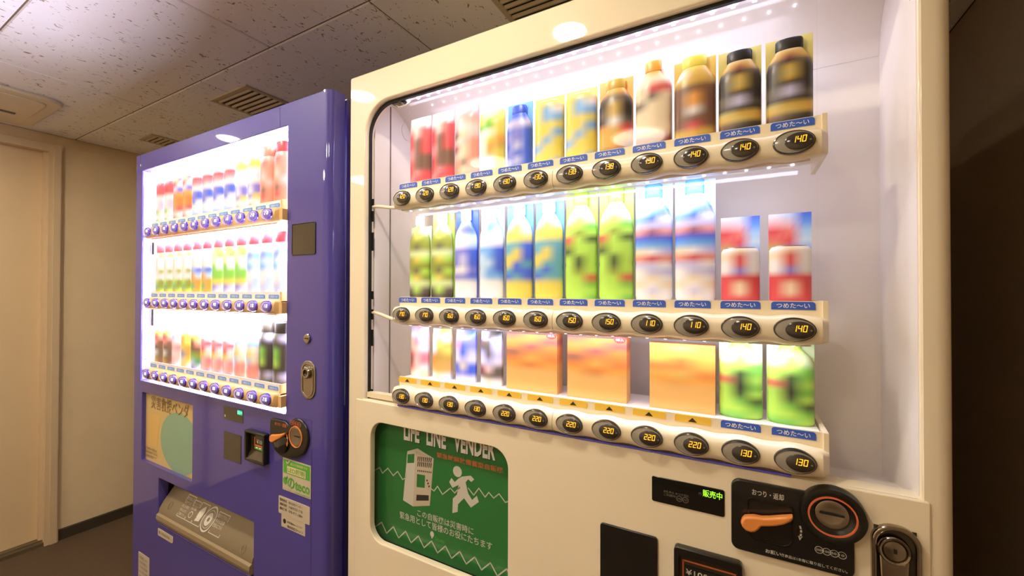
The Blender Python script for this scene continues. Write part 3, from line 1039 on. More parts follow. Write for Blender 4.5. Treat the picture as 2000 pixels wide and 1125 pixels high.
plate('door', [rr(PX0, PX1 - 0.013, 0.06, PT, 0.004), rr(-1.928, -1.060, 0.994, 1.761, 0.003, 3), rr(-1.911, -1.548, 0.706, 0.952, 0.003, 3),
               rr(-1.776, -1.203, 0.515, 0.670, 0.003, 3)], PY, PY + 0.030, 'purple', pm, 0.0025)
edge_strip('door_edge', PX1, PY, 0.016, 0.06, PT, 1, 'purple', pm, 0.044)
MB().box(PX0, PX0 + 0.012, PY + 0.028, PY + 0.044, 0.06, PT).build('door_side', 'purple', pm)
MB().box(PX0 + 0.012, PX1 - 0.016, PY + 0.028, PY + 0.044, PT - 0.010, PT).build('door_top', 'purple', pm)
for (x0_, x1_, z0_, z1_) in ((-1.0945, -1.0938, 1.763, PT - 0.004), (-1.9435, -1.9428, 1.763, PT - 0.004), (-1.060, -0.952, 0.993, 0.9938), (-0.9525, -0.9518, 0.30, 0.993)):
    MB().box(x0_, x1_, PY - 0.0005, PY + 0.001, z0_, z1_).build('door_seam', 'purple_dark', pm)
MB().box(-0.960, -0.915, 0.80, 0.88, PT - 0.004, PT + 0.008).build('top_hinge', 'black', pm)
# window cavity
QX0, QX1, QB, QT = -1.945, -1.045, 0.800, 1.782
MB().box(QX0 - 0.004, QX1 + 0.004, QB, QB + 0.004, 0.98, QT).build('fill_back_panel', 'fill_panel', pm)  # back panel given an added glow to spill light onto the ceiling
MB().box(QX0 - 0.004, QX0, PY + 0.031, QB, 0.98, QT).build('side_panel', 'white_liner', pm)
MB().box(QX1, QX1 + 0.004, PY + 0.031, QB, 0.98, QT).build('side_panel', 'white_liner', pm)
MB().box(QX0, QX1, PY + 0.031, QB, QT - 0.003, QT).build('top_panel', 'white_liner', pm)
MB().box(QX0, QX1, PY + 0.031, QB, 0.980, 0.9935).build('sill', 'white_liner', pm)
b = MB()
for (z0, z1) in ((1.455, 1.50), (1.19, 1.255)):
    MB().box(-1.930, -1.914, PY + 0.031, PY + 0.034, z0, z1).build('hinge_slot', 'black_matt', pm)
MB().box(-1.929, -1.9265, PY + 0.0045, PY + 0.029, 0.998, 1.755).build('window_trim', 'purple', pm)
MB().box(QX0 + 0.03, QX1 - 0.03, 0.712, 0.724, QT - 0.010, QT - 0.003).build('led_bar', 'white_liner', pm)
b = MB()
for k in range(28):
    xx = QX0 + 0.05 + (QX1 - QX0 - 0.1) * k / 27
    b.box(xx - 0.002, xx + 0.002, 0.716, 0.720, QT - 0.0112, QT - 0.010)
b.build('led_emitter', 'led', pm)['kind'] = 'stuff'
area('led_strip_light', ((QX0 + QX1) / 2, 0.718, QT - 0.0135), QX1 - QX0 - 0.08, 0.012, (math.radians(6), 0, 0), LED_PURPLE_W * 1.2, COOL, pm)
MB().box(-1.0605, -1.0585, 0.690, 0.702, 1.03, 1.73).build('side_light_bar', 'white_liner', pm)
area('led_strip_light', (-1.0625, 0.696, 1.40), 0.008, 0.66, Vector((-0.60, -0.62, 0.5)).to_track_quat('-Z', 'Y').to_euler(), LED_PURPLE_W * 1.7, COOL, pm, spread=math.radians(100))  # added side light, tilted up and outward to brighten the ceiling

PPR = [['140'] * 8 + ['110', '110', '210', '210'], ['140'] * 5 + ['130', '130', '140', '140', '110', '110', '110'], ['130'] * 10 + ['210', '210']]
PC = dict(x0=-1.82205, p=0.06424, yf=0.660, zs=(1.5261, 1.2782, 1.0303), bar=(-1.859, -1.076), amp=0.0005, rx=0.0245, rz=0.0158,
          bar_mat='tan_plastic', strip_mat='white_liner', shelf=0.030, shelf_back=0.765, led_w=LED_PURPLE_W, btn=('pbtn_rim', 'pbtn_face', 'pbtn_window'),
          digit='digit_white', prices=PPR, label_mat='blue_p', lz=(0.0208, 0.0318), lw=0.047, labels=lambda r, i: 'cold')
selection(pm, PC)
for zc in PC['zs']:
    MB().box(-1.0745, -1.0615, 0.668, 0.70, zc - 0.018, zc + 0.012).build('rail_end_block', 'tan_plastic', pm)
    MB().tube([(-1.925, 0.70, zc - 0.004), (-1.90, 0.69, zc - 0.006), (-1.856, 0.682, zc - 0.008)], 0.005, 8).build('support_arm', 'tan_plastic', pm, smooth=True)
for (z0, z1) in ((1.567, 1.755), (1.319, 1.503), (1.071, 1.255)):
    MB().box(-1.90, -1.062, 0.6808, 0.6820, z0, z1).build('clear_cover', 'clear', pm)

MB().box(-1.926, -1.062, PY - 0.002, PY + 0.004, 0.9915, 0.9945).build('painted_light_strip', 'violet_strip', pm)  # violet line along the window edge, with the bevel's reflection painted in
# poster without its cartoon figure
pp = plate('poster', [rr(-1.925, -1.535, 0.695, 0.962, 0.002, 2)], 0.692, 0.6945, 'poster_yellow', pm, smooth=False)
b = MB()
b.box(-1.930, -1.926, PY + 0.028, 0.705, 0.690, 0.966)
b.box(-1.534, -1.530, PY + 0.028, 0.705, 0.690, 0.966)
b.box(-1.926, -1.534, PY + 0.028, 0.705, 0.962, 0.966)
b.box(-1.926, -1.534, PY + 0.028, 0.705, 0.690, 0.694)
b.build('poster_tray', 'black', pm)
qy = 0.6917
b = MB()
pts = [(-1.660 + 0.135 * math.cos(a * math.pi / 24), 0.805 + 0.103 * math.sin(a * math.pi / 24)) for a in range(48)]
pts = [(min(x, -1.54), max(z, 0.70)) for x, z in pts]
b.poly(pts, qy, 0.0002)
b.build('teal_disc', 'poster_teal', pp)
b = MB()
b.poly([(-1.906, .760), (-1.820, .764), (-1.797, .884), (-1.898, .876)], qy, 0.0002)
b.build('yellow_panel', 'poster_panel', pp)
text(pp, '災害救援ベンダ', -1.868, -1.597, 0.897, 0.944, qy - 0.0006, 'poster_text', 0.004)
b = MB()
text_into(b, '災害時に商品を', -1.910, -1.820, 0.744, 0.754, qy - 0.0003)
text_into(b, '無償提供できる', -1.912, -1.818, 0.731, 0.741, qy - 0.0003)
text_into(b, '自動販売機です', -1.914, -1.822, 0.718, 0.728, qy - 0.0003)
b.build('lettering', 'poster_text', pp, fix=False)
MB().box(-1.909, -1.549, PY - 0.001, PY + 0.004, 0.7035, 0.7065).build('poster_frame_edge', 'purple', pm)

# control group
d = plate('status_display', [rr(-1.361, -1.2585, 0.938, 0.9760, 0.001, 2)], PY - 0.001, PY + 0.003, 'smoked', pm, 0.0004)
plate('status_light', [rr(-1.287, -1.2600, 0.9605, 0.9745, 0.002, 3)], PY - 0.0014, PY - 0.0008, 'aqua_back', d, smooth=False)
text(d, '販売中', -1.2855, -1.262, 0.9620, 0.9730, PY - 0.0018, 'digit_aqua', 0.012)
text(d, 'おつり切れ お札', -1.340, -1.308, 0.9475, 0.9535, PY - 0.0014, 'grey_print', 0.0)
MB().box(-1.355, -1.350, PY - 0.0014, PY - 0.0008, 0.944, 0.951).build('indicator', 'sticker', d)
plate('card_reader_plate', [rr(-1.358, -1.267, 0.8205, 0.9015, 0.002, 3)], PY - 0.0015, PY + 0.004, 'smoked', pm, 0.0006)
plate('card_sensor', [rr(-1.035, -0.9425, 1.4150, 1.4935, 0.004, 4)], PY - 0.0012, PY + 0.004, 'smoked', pm, 0.0006)
plate('sensor_frame', [rr(-1.037, -0.9405, 1.4128, 1.4955, 0.005, 4), rr(-1.035, -0.9425, 1.4150, 1.4935, 0.004, 4)], PY - 0.0020, PY + 0.003, 'black', pm, 0.0004)
bi = plate('bill_acceptor', [rr(-1.2265, -1.1315, 0.846, 0.9305, 0.004, 4), rr(-1.2175, -1.1405, 0.853, 0.924, 0.002, 3)], PY - 0.015, PY + 0.002, 'black', pm, 0.002)
MB().sweep_x(-1.2175, -1.1405, [(PY - 0.002, 0.924), (PY - 0.0005, 0.872), (PY - 0.012, 0.853), (PY, 0.853), (PY + 0.002, 0.924)]).build('bill_face', 'smoked', bi)
b = MB()
b.stroke([(-1.196, 0.910), (-1.196, 0.889), (-1.143, 0.889)], 0.0045, PY - 0.0025)
b.build('bill_frame_line', 'orange_print', bi)
text(bi, '¥1000', -1.186, -1.145, 0.895, 0.907, PY - 0.0028, 'off_white', 0.008)
b = MB()
b.poly([(-1.197, 0.878), (-1.143, 0.878), (-1.143, 0.885), (-1.197, 0.885)], PY - 0.0022, 0.0004, 0)
for k in range(3):
    b.poly([(-1.190 + k * 0.015, 0.8815), (-1.182 + k * 0.015, 0.8815), (-1.182 + k * 0.015, 0.8845), (-1.190 + k * 0.015, 0.8845)], PY - 0.0026, 0.0003, 1)
b.build('bill_lights', ['sticker_green', 'white'], bi)
# coin unit: rounded plate merged with a round dial
lp = []
for k in range(0, 13):
    a = math.radians(150 - k * (150 + 40) / 12)
    lp.append((-1.003 + 0.045 * math.cos(a), 0.946 + 0.046 * math.sin(a)))
lp += [(-0.975, 0.905), (-1.005, 0.888), (-1.045, 0.881), (-1.075, 0.883), (-1.100, 0.893), (-1.116, 0.912), (-1.121, 0.935), (-1.122, 0.968), (-1.116, 0.976), (-1.100, 0.9775), (-1.055, 0.9775)]
CPp = PY - 0.006
cu_ = plate('coin_unit', [list(reversed(lp))], CPp, PY + 0.002, 'black', pm, 0.004)
b = MB()
b.dish(-1.007, 0.9445, [(0.0235, 0.0240, CPp - 0.0005, 0), (0.021, 0.0215, CPp - 0.001, 0), (0.019, 0.0195, CPp - 0.0005, 0.001), (0.017, 0.0175, CPp - 0.0003, 0.001)], 36)
b.build('coin_disc', 'steel', cu_, smooth=True)
MB().ring(-1.007, 0.9445, 0.0268, 0.0275, 0.0024, CPp - 0.0020, 40, 0.0020).build('orange_ring', 'orange', cu_)
MB().box(-1.012, -0.990, CPp - 0.0022, CPp - 0.0008, 0.9455, 0.9475).build('coin_slot', 'black_matt', cu_)
b = MB()
b.dish(-1.0655, 0.9180, [(0.029, 0.027, CPp + 0.001, 0), (0.028, 0.026, CPp - 0.005, 0), (0.024, 0.022, CPp - 0.006, 0)], 32)
b.build('lever_boss', 'black_gloss', cu_, smooth=True)
plate('return_lever', [[(-1.1065, .925), (-1.105, .933), (-1.098, .938), (-1.088, .9395), (-1.070, .943), (-1.052, .948), (-1.037, .953), (-1.040, .947), (-1.055, .937), (-1.070, .929), (-1.082, .923), (-1.090, .918), (-1.099, .917), (-1.105, .920)]],
      CPp - 0.011, CPp - 0.002, 'orange', cu_, 0.003)
text(cu_, 'おつり・返却', -1.0965, -1.047, 0.9610, 0.9705, CPp - 0.0004, 'orange_print', 0.016)
b = MB()
for k, s in enumerate(('500', '100', '50', '10')):
    xx = -1.0245 + k * 0.0105
    b.ring(xx, 0.9790 - 0.0005 * k, 0.0062, 0.0062, 0.0009, CPp - 0.0004, 20, 0.0002)
    text_into(b, s, xx - 0.004, xx + 0.004, 0.9772 - 0.0005 * k, 0.9808 - 0.0005 * k, CPp - 0.0004, 0.01)
b.build('coin_marks', 'orange_print', cu_, fix=False)
b = MB()
b.stroke([(-1.0355, .947), (-1.0325, .935), (-1.0325, .925)], 0.0022, CPp - 0.0066)
b.poly([(-1.0365, .9265), (-1.0290, .9270), (-1.0345, .9165)], CPp - 0.0066, 0.0004)
b.build('turn_arrow', 'orange', cu_)
# lock and key on the right
b = MB()
b.dish(-0.970, 1.199, [(0.0125, 0.0125, PY + 0.001, 0), (0.0125, 0.0125, PY - 0.003, 0), (0.0110, 0.0110, PY - 0.0045, 0), (0.004, 0.004, PY - 0.005, 0)], 28)
b.build('key_lock', 'chrome', pm, smooth=True)
MB().box(-0.9775, -0.9625, PY - 0.0056, PY - 0.0042, 1.198, 1.2005).build('key_slot', 'black_matt', pm)
lk = plate('lock_handle', [rr(-0.9930, -0.9370, 1.0465, 1.1430, 0.026, 8)], PY - 0.003, PY + 0.002, 'steel', pm, 0.001)
plate('handle_rim', [rr(-0.9870, -0.9430, 1.0525, 1.1370, 0.0215, 8), rr(-0.9850, -0.9450, 1.0545, 1.1350, 0.0195, 8)], PY - 0.0045, PY - 0.002, 'chrome', lk, 0.0005)
b = MB()
b.dish(-0.966, 1.113, [(0.0150, 0.0150, PY - 0.002, 0), (0.0150, 0.0150, PY - 0.008, 0), (0.0130, 0.0130, PY - 0.010, 0), (0.0085, 0.0085, PY - 0.010, 0), (0.0080, 0.0080, PY - 0.006, 0)], 28)
b.build('lock_knob', 'chrome', lk, smooth=True)
MB().box(-0.9705, -0.9615, PY - 0.0068, PY - 0.0055, 1.1085, 1.1175).build('key_slot', 'black_matt', lk)

# stickers
s = plate('eco_sticker', [rr(-1.0695, -0.9535, 0.7945, 0.8785, 0.001, 2)], PY - 0.0008, PY + 0.0005, 'sticker', pm, smooth=False)
b = MB()
b.poly([(-1.0665, 0.8395), (-0.9565, 0.8395), (-0.9565, 0.8755), (-1.0665, 0.8755)], PY - 0.0011, 0.0002)
text_into(b, 'のteco', -1.0475, -0.9565, 0.8035, 0.8325, PY - 0.0014, 0.03)
b.poly([(-1.058 + 0.009 * math.cos(k * math.pi / 8), 0.8195 + 0.010 * math.sin(k * math.pi / 8)) for k in range(16)], PY - 0.0012, 0.0002)
b.poly([(-1.056, 0.827), (-1.049, 0.834), (-1.047, 0.828), (-1.051, 0.823)], PY - 0.0012, 0.0002)
text_into(b, '省エネルギー LED照明 自動販売機', -1.066, -0.957, 0.7965, 0.8005, PY - 0.0014)
b.build('green_print', 'sticker_green', s, fix=False)
b = MB()
b.poly([(-1.050, 0.8420), (-0.974, 0.8420), (-0.974, 0.8600), (-1.050, 0.8600)], PY - 0.0014, 0.0002)
text_into(b, '省エネ自販機です', -1.036, -0.966, 0.8650, 0.8715, PY - 0.0016, 0.01)
b.stroke([(-1.053, 0.870), (-1.048, 0.866), (-1.040, 0.874)], 0.003, PY - 0.0016, 0.0002)
b.build('light_panel', 'poster_glow', s, fix=False)
text(s, 'LED照明', -1.047, -0.977, 0.8440, 0.8580, PY - 0.0018, 'sticker_green', 0.012)
s = plate('address_sticker', [rr(-1.0860, -0.9565, 0.7290, 0.7745, 0.003, 3)], PY - 0.0012, PY + 0.0005, 'sticker', pm, smooth=False)
b = MB()
for k, (l_, r_) in enumerate((('管理者名', '株式会社ベンダー'), ('連絡先住所', '大阪市北区 1丁目'), ('電話番号', '078-977-1884'))):
    zz_ = 0.7625 - 0.0115 * k
    text_into(b, l_, -1.080, -1.050, zz_, zz_ + 0.0075, PY - 0.0015, 0.014)
    text_into(b, r_, -1.042, -0.985, zz_, zz_ + 0.0068, PY - 0.0015, 0.0)
b.build('lettering', 'dark_print', s, fix=False)
s = plate('maker_sticker', [rr(-1.0740, -0.9750, 0.6955, 0.7300, 0.001, 2)], PY - 0.0006, PY + 0.0005, 'sticker', pm, smooth=False)
b = MB()
text_into(b, '株式会社コーシン', -1.048, -0.983, 0.6985, 0.7065, PY - 0.0010, 0.016)
text_into(b, '自販機No. 311177', -1.048, -0.986, 0.7105, 0.7165, PY - 0.0010, 0.0)
b.poly([(-1.0600 + 0.006 * math.cos(k * math.pi / 8), 0.7125 + 0.0065 * math.sin(k * math.pi / 8)) for k in range(16)], PY - 0.0010, 0.0002)
b.build('lettering', 'dark_print', s, fix=False)
s = plate('small_sticker', [rr(-1.7750, -1.6680, 0.4740, 0.4985, (0.002, 0.010, 0.004, 0.002), 4)], PY - 0.0008, PY + 0.0005, 'sticker', pm, smooth=False)
b = MB()
text_into(b, '自動販売機', -1.750, -1.690, 0.4810, 0.4915, PY - 0.0011, 0.0)
b.poly([(-1.767, 0.482), (-1.758, 0.482), (-1.758, 0.491), (-1.767, 0.491)], PY - 0.0011, 0.0002)
b.build('lettering', 'grey_print', s, fix=False)
s = plate('rating_sticker', [rr(-1.9240, -1.8380, 0.250, 0.3735, 0.002, 2)], PY - 0.0008, PY + 0.0005, 'sticker', pm, smooth=False)
b = MB()
for k in range(5):
    text_into(b, ('定格電圧 100V', '定格消費電力', '冷却装置', '内容積', '製造番号')[k], -1.918, -1.850, 0.352 - 0.017 * k, 0.362 - 0.017 * k, PY - 0.0011, 0.0)
b.build('lettering', 'grey_print', s, fix=False)

# delivery slot with a tilted smoked flap
b = MB()
b.box(-1.786, -1.780, PY + 0.029, 0.80, 0.50, 0.69)
b.box(-1.199, -1.193, PY + 0.029, 0.80, 0.50, 0.69)
b.box(-1.780, -1.199, PY + 0.029, 0.80, 0.50, 0.506)
b.box(-1.780, -1.199, PY + 0.029, 0.80, 0.684, 0.69)
b.box(-1.780, -1.199, 0.794, 0.80, 0.506, 0.684)
b.build('delivery_box', 'black_matt', pm)
FPROF = [(.760, .676), (.722, .625), (.692, .587), (.681, .566), (.6785, .556), (.6785, .556)]
fl_ = MB()
fl_.sweep_x(-1.770, -1.207, [(.760, .676), (.722, .625), (.692, .587), (.681, .566), (.6785, .553), (.684, .553), (.688, .566), (.699, .587), (.729, .625), (.767, .676)])
fl_ = fl_.build('delivery_flap', 'flap', pm, smooth=True)
MB().sweep_x(-1.770, -1.207, [(.6785, .553), (.672, .549), (.671, .536), (.675, .524), (.690, .522), (.690, .553)]).build('flap_lip', 'flap_lip', fl_, smooth=False)


def yflap(z):
    pts = [(.553, .6785), (.566, .681), (.587, .692), (.625, .722), (.676, .760)]
    for (a, ya), (b_, yb) in zip(pts[:-1], pts[1:]):
        if a <= z <= b_:
            return ya + (yb - ya) * (z - a) / (b_ - a) - 0.0012
    return .69


def print_on_flap(b):
    b.v = [(x, yflap(z) + (y - 0.5) * 0.3, z) for x, y, z in b.v]
    return b


b = MB()
for (x0, x1, z0, z1) in ((-1.655, -1.605, .572, .625), (-1.602, -1.562, .572, .620), (-1.558, -1.512, .572, .622), (-1.452, -1.392, .572, .620)):
    b.stroke([(x0, z0), (x1, z0), (x1, z1), (x0, z1), (x0, z0)], 0.0016, 0.5)
b.ring(-1.482, .596, .031, .030, .004, 0.5)
b.ring(-1.482, .596, .022, .021, .0015, 0.5)
b.ring(-1.482, .596, .016, .015, .010, 0.5)
b.poly([(-1.548, .580), (-1.524, .583), (-1.520, .606), (-1.528, .618), (-1.540, .612), (-1.548, .604)], 0.5)
b.ring(-1.582, .588, .010, .008, .002, 0.5)
for k in range(5):
    text_into(b, ('取り出し口', '商品がつまり', 'ましたら中に', '手を入れずに', 'ご連絡下さい')[k], -1.652, -1.610, .614 - k * .0095, .621 - k * .0095, 0.5)
for k in range(3):
    text_into(b, ('開けて下さい', 'やけど注意', '空缶はこちら')[k], -1.448, -1.398, .608 - k * .010, .616 - k * .010, 0.5)
    text_into(b, ('ゆっくり', '取り出す', '注意')[k], -1.600, -1.566, .611 - k * .006, .616 - k * .006, 0.5)
print_on_flap(b).build('flap_print', 'off_white', fl_, fix=False)
for (x, z) in ((-1.715, .585), (-1.262, .575)):
    b = MB()
    b.ring(x, z, .010, .010, .002, 0.5, 24)
    print_on_flap(b).build('rivet', 'chrome', fl_)

# ------------------------------------------------------------------ drinks and snacks on display
PAL = dict(w=(248, 244, 246), c=(246, 226, 190), r=(222, 62, 70), p=(242, 140, 150), P=(250, 208, 206), s=(244, 150, 125), n=(112, 72, 50), k=(38, 32, 26), K=(92, 82, 70),
           y=(236, 216, 80), Y=(214, 172, 66), o=(240, 160, 52), O=(222, 116, 40), g=(124, 206, 66), G=(184, 236, 78), L=(220, 240, 172), e=(60, 182, 122), b=(54, 92, 222),
           B=(104, 176, 244), A=(196, 224, 250), v=(122, 122, 224), V=(204, 200, 242), l=(142, 152, 44), t=(92, 172, 190), d=(58, 78, 40), m=(150, 60, 60), a=(232, 172, 84), q=(206, 188, 96))
PLIN = {k: lin(tuple(c + (255 - c) * 0.10 for c in v)) for k, v in PAL.items()}


def sample(grid, u, v):
    """grid rows top->bottom, u 0..1 left->right, v 0..1 bottom->top; bilinear"""
    nr, nc = len(grid), len(grid[0])
    fu = min(max(u * nc - 0.5, 0), nc - 1)
    fv = min(max((1 - v) * nr - 0.5, 0), nr - 1)
    i, j = int(fu), int(fv)
    i2, j2 = min(i + 1, nc - 1), min(j + 1, nr - 1)
    du, dv = fu - i, fv - j
    q = []
    for k in range(3):
        c0 = PLIN[grid[j][i]][k] * (1 - du) + PLIN[grid[j][i2]][k] * du
        c1 = PLIN[grid[j2][i]][k] * (1 - du) + PLIN[grid[j2][i2]][k] * du
        q.append(c0 * (1 - dv) + c1 * dv)
    return tuple(q)


PROF = dict(
    wide=[(0, .86), (.02, .97), (.05, 1), (.72, 1), (.78, .93), (.82, .82), (.835, .80)],
    pet=[(0, .84), (.015, .95), (.04, 1), (.30, 1), (.33, .965), (.36, 1), (.62, 1), (.70, .97), (.77, .84), (.83, .60), (.87, .44), (.89, .42)],
    can=[(0, .80), (.02, .93), (.05, 1), (.91, 1), (.95, .92), (.97, .86)],
    canbottle=[(0, .88), (.03, 1), (.66, 1), (.74, .93), (.81, .76), (.86, .62), (.885, .56)],
)
CAPS = dict(wide=(.83, 1.0, .80), pet=(.885, 1.0, .47), can=(.965, .985, .83), canbottle=(.88, 1.0, .60))


def resample(pr, n):
    out = []
    for (z0, r0), (z1, r1) in zip(pr[:-1], pr[1:]):
        k = max(1, int(round((z1 - z0) * n)))
        for i in range(k):
            out.append((z0 + (z1 - z0) * i / k, r0 + (r1 - r0) * i / k))
    return out + [pr[-1]]


MATC = {}


def cap_mat(c):
    if c not in MATC:
        MATC[c] = M('cap_' + {'w': 'white', 'k': 'black', 'b': 'blue', 'G': 'lime', 'g': 'green', 'y': 'yellow', 'o': 'orange', 'r': 'red', 'B': 'light_blue', 'v': 'violet', 'c': 'cream', 's': 'salmon', 'm': 'maroon', 'l': 'olive', 'K': 'grey', 'n': 'brown', 'Y': 'gold', 'V': 'lavender'}.get(c, 'tinted'), PAL[c], 0.35)
    return MATC[c]


def grid_sheet(b, x0, x1, z0, z1, yfun, grid, nu, nv):
    vs, cs, fs = [], [], []
    for j in range(nv + 1):
        for i in range(nu + 1):
            u, v = i / nu, j / nv
            vs.append((x0 + (x1 - x0) * u, yfun(u, v), z0 + (z1 - z0) * v))
            cs.append(sample(grid, u, v))
    for j in range(nv):
        for i in range(nu):
            a = j * (nu + 1) + i
            fs.append((a, a + 1, a + nu + 2, a + nu + 1))
    o = len(b.v)
    b.add(vs, fs)
    b.c = (b.c or []) + cs
    return o


def product(kind, x, zb, yfr, sy, wd, h, grid, card, cardh, cap, name, label, cat, group, cardgrid=None):
    """one display sample; yfr = front-most y of the sample"""
    r = wd / 2
    yc = yfr + (r * sy if kind in PROF else 0.014 if sy < 0.45 else 0.010)
    e = empty(name, (x, yc, zb), label, cat, group)
    if kind in PROF:
        b = MB()
        pr = resample(PROF[kind], 34)
        n = 24
        b.lathe(x, yc, [(zb + z * h, q * r) for z, q in pr], n, sy=sy)
        b.c = []
        top = PROF[kind][-1][0]
        for z, q in pr:
            for k in range(n):
                b.c.append(sample(grid, 0.5 + 0.5 * math.sin(2 * math.pi * k / n) * q, z))
        b.build('body', 'print', e, smooth=True)
        z0, z1, q = CAPS[kind]
        MB().lathe(x, yc, [(zb + z0 * h, q * r * .98), (zb + z0 * h + .001, q * r), (zb + z1 * h - .002, q * r), (zb + z1 * h, q * r * .92)], 20, sy=sy).build(
            'lid' if kind == 'can' else 'cap', 'steel' if kind == 'can' else cap_mat(cap), e, smooth=True)
        yb = yc + r * sy * 0.35
    else:
        b = MB()
        dp = 0.014
        nv, nu = 24, 12
        if kind == 'pouch':
            def front(u, v):
                return yc - dp * (math.sin(math.pi * min(max(u, .02), .98)) ** .5) * min(1, (1 - v) * 5 + .12)

            def back(u, v):
                return 2 * yc - front(u, v)
        else:
            def front(u, v):
                return yc - dp

            def back(u, v):
                return yc + dp
        o1 = grid_sheet(b, x - r, x + r, zb, zb + h, front, grid, nu, nv)
        o2 = grid_sheet(b, x - r, x + r, zb, zb + h, back, grid, nu, nv)
        w1 = nu + 1
        loop = [i for i in range(w1)] + [j * w1 + nu for j in range(1, nv + 1)] + [nv * w1 + i for i in range(nu - 1, -1, -1)] + [j * w1 for j in range(nv - 1, 0, -1)]
        for a, c in zip(loop, loop[1:] + loop[:1]):
            b.f.append((o1 + c, o1 + a, o2 + a, o2 + c))
            b.mi.append(0)
        b.build('body', 'print', e, smooth=(kind == 'pouch'))
        if kind == 'box':
            MB().box(x - r, x + r, yc - dp - .0004, yc - dp + .0002, zb + h - .004, zb + h).build('top_flap', cap_mat(cap or 'o'), e)
        yb = yc + 0.017
    if card:
        b = MB()
        cw = wd / 2 + 0.0005
        cg = cardgrid or [card]
        o1 = grid_sheet(b, x - cw, x + cw, zb, zb + cardh, lambda u, v: yb, cg, 6, 10)
        o2 = grid_sheet(b, x - cw, x + cw, zb, zb + cardh, lambda u, v: yb + .002, cg, 6, 10)
        nu, nv, w1 = 6, 10, 7
        loop = [i for i in range(w1)] + [j * w1 + nu for j in range(1, nv + 1)] + [nv * w1 + i for i in range(nu - 1, -1, -1)] + [j * w1 for j in range(nv - 1, 0, -1)]
        for a, c in zip(loop, loop[1:] + loop[:1]):
            b.f.append((o1 + c, o1 + a, o2 + a, o2 + c))
            b.mi.append(0)
        b.build('backing_card', 'print', e)
    return e


ORD = ['first', 'second', 'third', 'fourth', 'fifth', 'sixth', 'seventh', 'eighth', 'ninth', 'tenth', 'eleventh', 'twelfth']
NAMES = {'wide': ('drink_bottle', 'bottle'), 'pet': ('drink_bottle', 'bottle'), 'can': ('drink_can', 'can'), 'canbottle': ('bottle_can', 'bottle'), 'pouch': ('drink_pack', 'pack'), 'box': ('snack_box', 'box')}
SHELF = ['top', 'middle', 'bottom']


def G_(s):
    return s.split()


def stock(cfg, yfr, sy, rows, machine, shelf_z):
    for r, items in enumerate(rows):
        for n_, it in enumerate(items):
            col, kind, wd, h, grid, card, cardh, cap, desc = it[:9]
            cg = G_(it[9]) if len(it) > 9 and it[9] else None
            x = cfg['x0'] + cfg['p'] * col
            nm, cat = NAMES[kind]
            lab = '%s, %s from left, %s shelf, %s machine' % (desc, ORD[n_], SHELF[r], machine)
            e = product(kind, x, cfg['zs'][r] + shelf_z, yfr, sy, wd, h, G_(grid), card, cardh, cap, nm, lab, cat, 'samples on the %s shelf of the %s machine' % (SHELF[r], machine), cg)
            if len(it) > 10 and it[10]:
                zb = cfg['zs'][r] + shelf_z
                xx, zz_ = x + wd / 2 - 0.012, zb + h - 0.005
                b = MB()
                b.poly([(xx + .0105 * math.cos(k * math.pi / 10), zz_ + .0058 * math.sin(k * math.pi / 10)) for k in range(20)], yfr - .0012, .001)
                so = b.build('count_sticker', 'red', e)
                text(so, '4本入', xx - .0072, xx + .0072, zz_ - .0026, zz_ + .0028, yfr - .0016, 'white', 0.012)


W_ = 0.0605
g_choc = 'PPP PcP PPr rPr rKr rnr pnr pnn rnn rnn rpr prr rrp'
g_swirl = 'yyy yBw yBB yyy yyB yBy Byy yyy yyB'
g_black = 'kkk cwc YYY YmY KkK kYk kqk kYk kkk KVk KVK kkk qYY YqY nKk kkk kkk'
g_tea = 'LLL LGL GgL LLL LGL GGg GlG rGd lGG dGG GdG GdG GlG GGr GGg GGG GGg'
g_water = 'BAA ABA AVV VwB wBb Bbw VVV sms bbb BBB cwV srs VVw wVV wcw cwc wVw wcw'
g_tom = 'wcw crw wrw wvw rrr rcr rcr rrr'
g_tomcard = 'wAb rsB rrA srA gbb yyA wwA AwA wwA AAB'
g_box = 'nOO OOm OmO nOO OoO oOo aaa aaa aaa aaa'
g_sgt = 'GGL GyG LGL LyL GGg Gdg rdG Gkg GdG Ggd GGg ggG'
R1 = [
    (0, 'pouch', W_, .168, g_choc, None, 0, None, 'pink and brown chocolate drink pack'),
    (1, 'pouch', W_, .168, g_choc.replace('PPP', 'PyP'), None, 0, None, 'red-edged pink and brown drink pack'),
    (2, 'pouch', W_, .172, 'sss ssp PPs PwP KcP PPs mcs Pcs sKs scP sss', None, 0, None, 'salmon pink drink pack'),
    (3, 'pouch', W_, .142, 'yyy ygy ggy wwy wyo woY wYy cwy wwy ggg', None, 0, None, 'yellow lemon drink pack with green base'),
    (4, 'canbottle', .056, .138, 'bbb bbb VVV bvb vvb bVb vbb bVb bbb', 'B', .145, 'b', 'deep blue drink can'),
    (5, 'can', W_, .135, g_swirl, 'y', .143, None, 'yellow can with a pale blue swirl'),
    (6, 'can', W_, .135, g_swirl, 'y', .143, None, 'yellow and pale blue can'),
    (7, 'canbottle', W_, .143, 'oYo oYo KKK kYk KYk kwK oYr YYo Yon nnn', 'o', .146, 'Y', 'dark coffee bottle on orange card'),
    (8, 'pet', W_, .160, 'oYo ooo ccc crr cKc Kcc ccc ccc ccc mnm mmn', 'w', .146, 'o', 'cream labelled coffee bottle with red band'),
    (9, 'canbottle', .064, .150, 'yYy Yyo wYY YYY nnn non non nwn nnn nrn YYY Yon', 'Y', .148, 'y', 'brown coffee bottle on gold card'),
    (10, 'canbottle', .060, .141, g_black, 'q', .146, 'k', 'black and gold coffee bottle'),
    (11, 'canbottle', .060, .141, g_black, 'q', .146, 'k', 'black and gold coffee bottle with black cap'),
]
